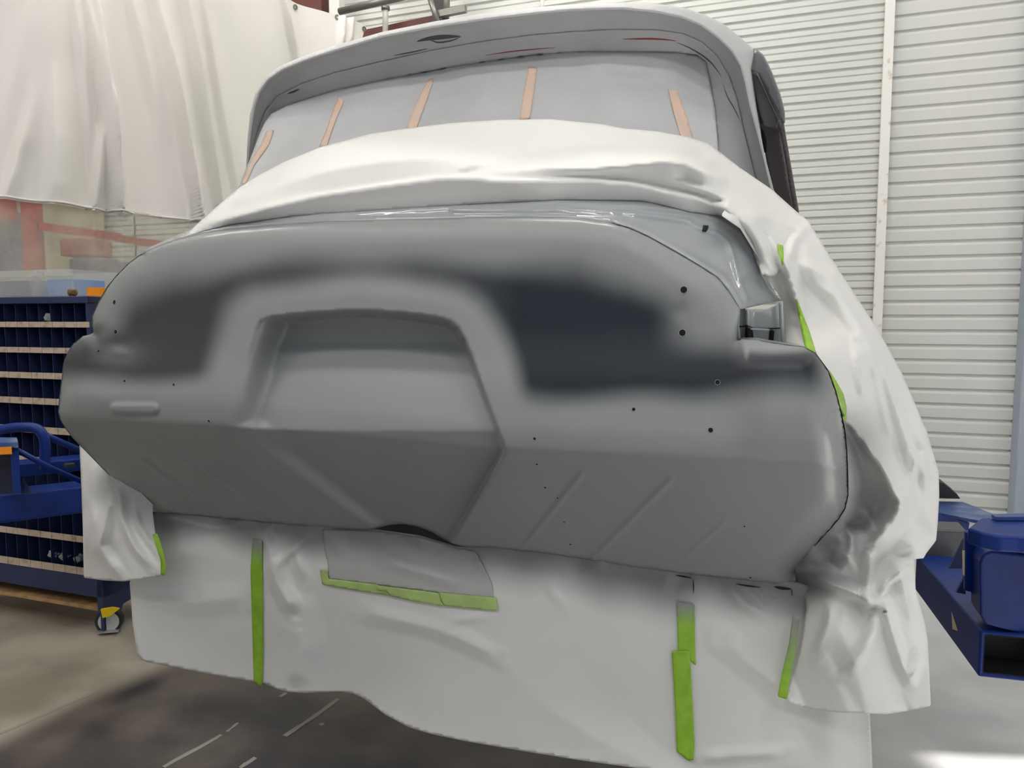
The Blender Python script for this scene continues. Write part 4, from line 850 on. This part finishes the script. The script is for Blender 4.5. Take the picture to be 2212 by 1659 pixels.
obox('cap_plate', aly(-90, 968, 2.62), aly(40, 968, 2.62)-aly(-90, 968, 2.62), DN*.12, W*.02, 'bluedirt', la, bevel=.003)
obox('back_plate', aly(-90, 1066, 2.70), aly(28, 1066, 2.70)-aly(-90, 1066, 2.70), DN*.01, W*.16, 'navydark', la)
obox('sticker', aly(-20, 983, 2.615), aly(26, 981, 2.615)-aly(-20, 983, 2.615), DN*.003, W*.024, 'orangeplastic', la)
prism('gusset', [aly(46, 1066, 2.66), aly(70, 1066, 2.66), aly(48, 1032, 2.66)], DN*.01, 'navy', la)
tube('brace_rod', [aly(36, 972, 2.70), aly(100, 1006, 2.78), aly(190, 1046, 2.92)], .009, 'blue', la)
tube('guard_loop', [aly(-60, 940, 2.9), aly(0, 929, 2.9), aly(30, 924, 2.9), aly(72, 924, 2.9), aly(90, 936, 2.9), aly(97, 960, 2.9), aly(97, 1012, 2.9)], .018, 'blue', la, smoothpath=True)
tube('guard_rail', [aly(78, 930, 2.92), aly(120, 950, 2.98), aly(200, 985, 3.05)], .012, 'blue', la)
disc('pin_head', aly(150, 1005, 2.93), W, .018, .012, 'rubber', la, 16)
# right arm
ra = empty('lift_arm', at_y(2150, 1400, 1.9)*np.array([1, 1, 0])+W*.47); tag(ra, 'blue steel lift arm with open tube end at the right of the car', 'lift arm')
n0 = at_y(2113, 1462, 1.75); f0 = at_z(1979, 1277, n0[2]); dr_ = f0-n0; Lr = np.linalg.norm(dr_); dr_ /= Lr; dn_ = np.array([dr_[1], -dr_[0], 0])
hR = float(at_y(2113, 1362, 1.75)[2]-n0[2]); wR = .16
def hollow(name, org, d, L, n, w_, h, t, m, parent):
    org = np.asarray(org); pts = []
    def ring(o, i): return [o+n*i+W*i, o+n*(w_-i)+W*i, o+n*(w_-i)+W*(h-i), o+n*i+W*(h-i)]
    vs = ring(org, 0)+ring(org, t)+ring(org+d*L, 0)+ring(org+d*L, t)
    fs = []
    for k in range(4):
        j = (k+1) % 4
        fs += [(k, j, 4+j, 4+k), (k, 8+k, 8+j, j), (4+k, 4+j, 12+j, 12+k), (8+k, 12+k, 12+j, 8+j)]
    o = link(name, meshfrom(name, vs, fs), m)
    bm = bmesh.new(); bm.from_mesh(o.data); bmesh.ops.recalc_face_normals(bm, faces=bm.faces); bm.to_mesh(o.data); bm.free()
    bv = o.modifiers.new('bevel', 'BEVEL'); bv.width = .006; bv.segments = 3; bv.limit_method = 'ANGLE'
    return reparent(o, parent)
hollow('arm_tube', n0, dr_, Lr+.02, dn_, wR, hR, .010, 'blue', ra)
prism('paint_chip', [on_plane(x, y, n0-dn_*.0006, dn_) for x, y in [(2056, 1322), (2069, 1363), (2058, 1359)]], -dn_*.0008, 'cream', ra)
obox('tube_shade_plate', n0+dr_*.10+dn_*.011+W*.011, dr_*.01, dn_*(wR-.022), W*(hR-.022), 'rubber', ra)  # dark plate and sheets stand for the shade inside the open tube
for nm, o_, e1, e2 in [('tube_shade_sheet', n0+dn_*.0105+W*.0105, dn_*(wR-.021), W*.001), ('tube_shade_sheet', n0+dn_*.0105+W*(hR-.0115), dn_*(wR-.021), W*.001), ('tube_shade_sheet', n0+dn_*.0105+W*.0105, dn_*.001, W*(hR-.021)), ('tube_shade_sheet', n0+dn_*(wR-.0115)+W*.0105, dn_*.001, W*(hR-.021))]:
    obox(nm, o_+dr_*.004, dr_*.1, e1, e2, 'rubber', ra)
zt_ = n0[2]+hR
# pivot block on top of the tube
def rp(px, py, y): return at_y(px, py, y)
blk = [(2117, 1215), (2125, 1196), (2140, 1190), (2330, 1212), (2330, 1390), (2212, 1372), (2130, 1350), (2118, 1330)]
prism('pivot_block', [rp(x, y, 1.74) for x, y in blk], V*.10, 'blue', ra, bevel=.006)
prism('side_plate', [rp(x, y, 1.82) for x, y in [(2086, 1150), (2118, 1152), (2120, 1290), (2112, 1284), (2084, 1276)]], V*.02, 'blue', ra, bevel=.003)
tp = [at_z(x, y, CAMH-.46) for x, y in [(2090, 1140), (2118, 1118), (2330, 1122), (2330, 1172), (2200, 1160), (2160, 1158), (2120, 1150)]]
prism('top_plate', tp, W*-.035, 'blue', ra, bevel=.006)
prism('plate_lip', [at_z(x, y, CAMH-.458) for x, y in [(2142, 1118), (2330, 1112), (2330, 1124), (2150, 1124)]], W*.008, 'bluedirt', ra)
pc = rp(2226, 1164, 1.78); disc('pivot_pin', pc, W, .062, .030, 'rust', ra, 32); disc('pin_cap', pc+W*.02, W, .035, .012, 'zinc', ra, 24)
disc('pivot_boss', pc-W*.045, W, .052, .06, 'blue', ra, 28)
prism('gusset', [rp(2051, 1228, 2.0), rp(2078, 1228, 2.0), rp(2082, 1164, 2.0)], V*.012, 'navy', ra)
prism('gusset', [rp(2066, 1280, 1.88), rp(2086, 1284, 1.88), rp(2084, 1246, 1.88)], V*.012, 'navy', ra)
prism('paint_chip', [rp(2079, 1190, 1.8), rp(2084, 1190, 1.8), rp(2084, 1245, 1.8), rp(2080, 1240, 1.8)], V*.003, 'cream', ra)
# upper far arm and its pad
ua = empty('lift_arm', at_y(2090, 1110, 2.7)*np.array([1, 1, 0])+W*.6); tag(ua, 'second blue lift arm with rubber pad further back at the right', 'lift arm')
prism('arm_beam', [rp(x, y, 2.6) for x, y in [(1990, 1104), (2034, 1110), (2095, 1130), (2092, 1147), (2020, 1142), (1990, 1140)]], V*.02, 'blue', ua, bevel=.003)
prism('beam_top', [at_z(x, y, float(rp(2034, 1110, 2.6)[2])) for x, y in [(1985, 1106), (2030, 1108), (2120, 1126), (2150, 1112), (2080, 1084), (1985, 1082)]], W*-.01, 'bluedirt', ua)
prism('rubber_pad', [rp(x, y, 2.75) for x, y in [(1990, 1076), (2075, 1078), (2068, 1068), (2038, 1044), (1990, 1036)]], V*.12, 'rubber', ua, bevel=.003)
prism('slide_beam', [rp(x, y, 2.35) for x, y in [(1960, 1142), (2090, 1147), (2086, 1206), (1960, 1206)]], V*.12, 'greysteel', ua, bevel=.008)
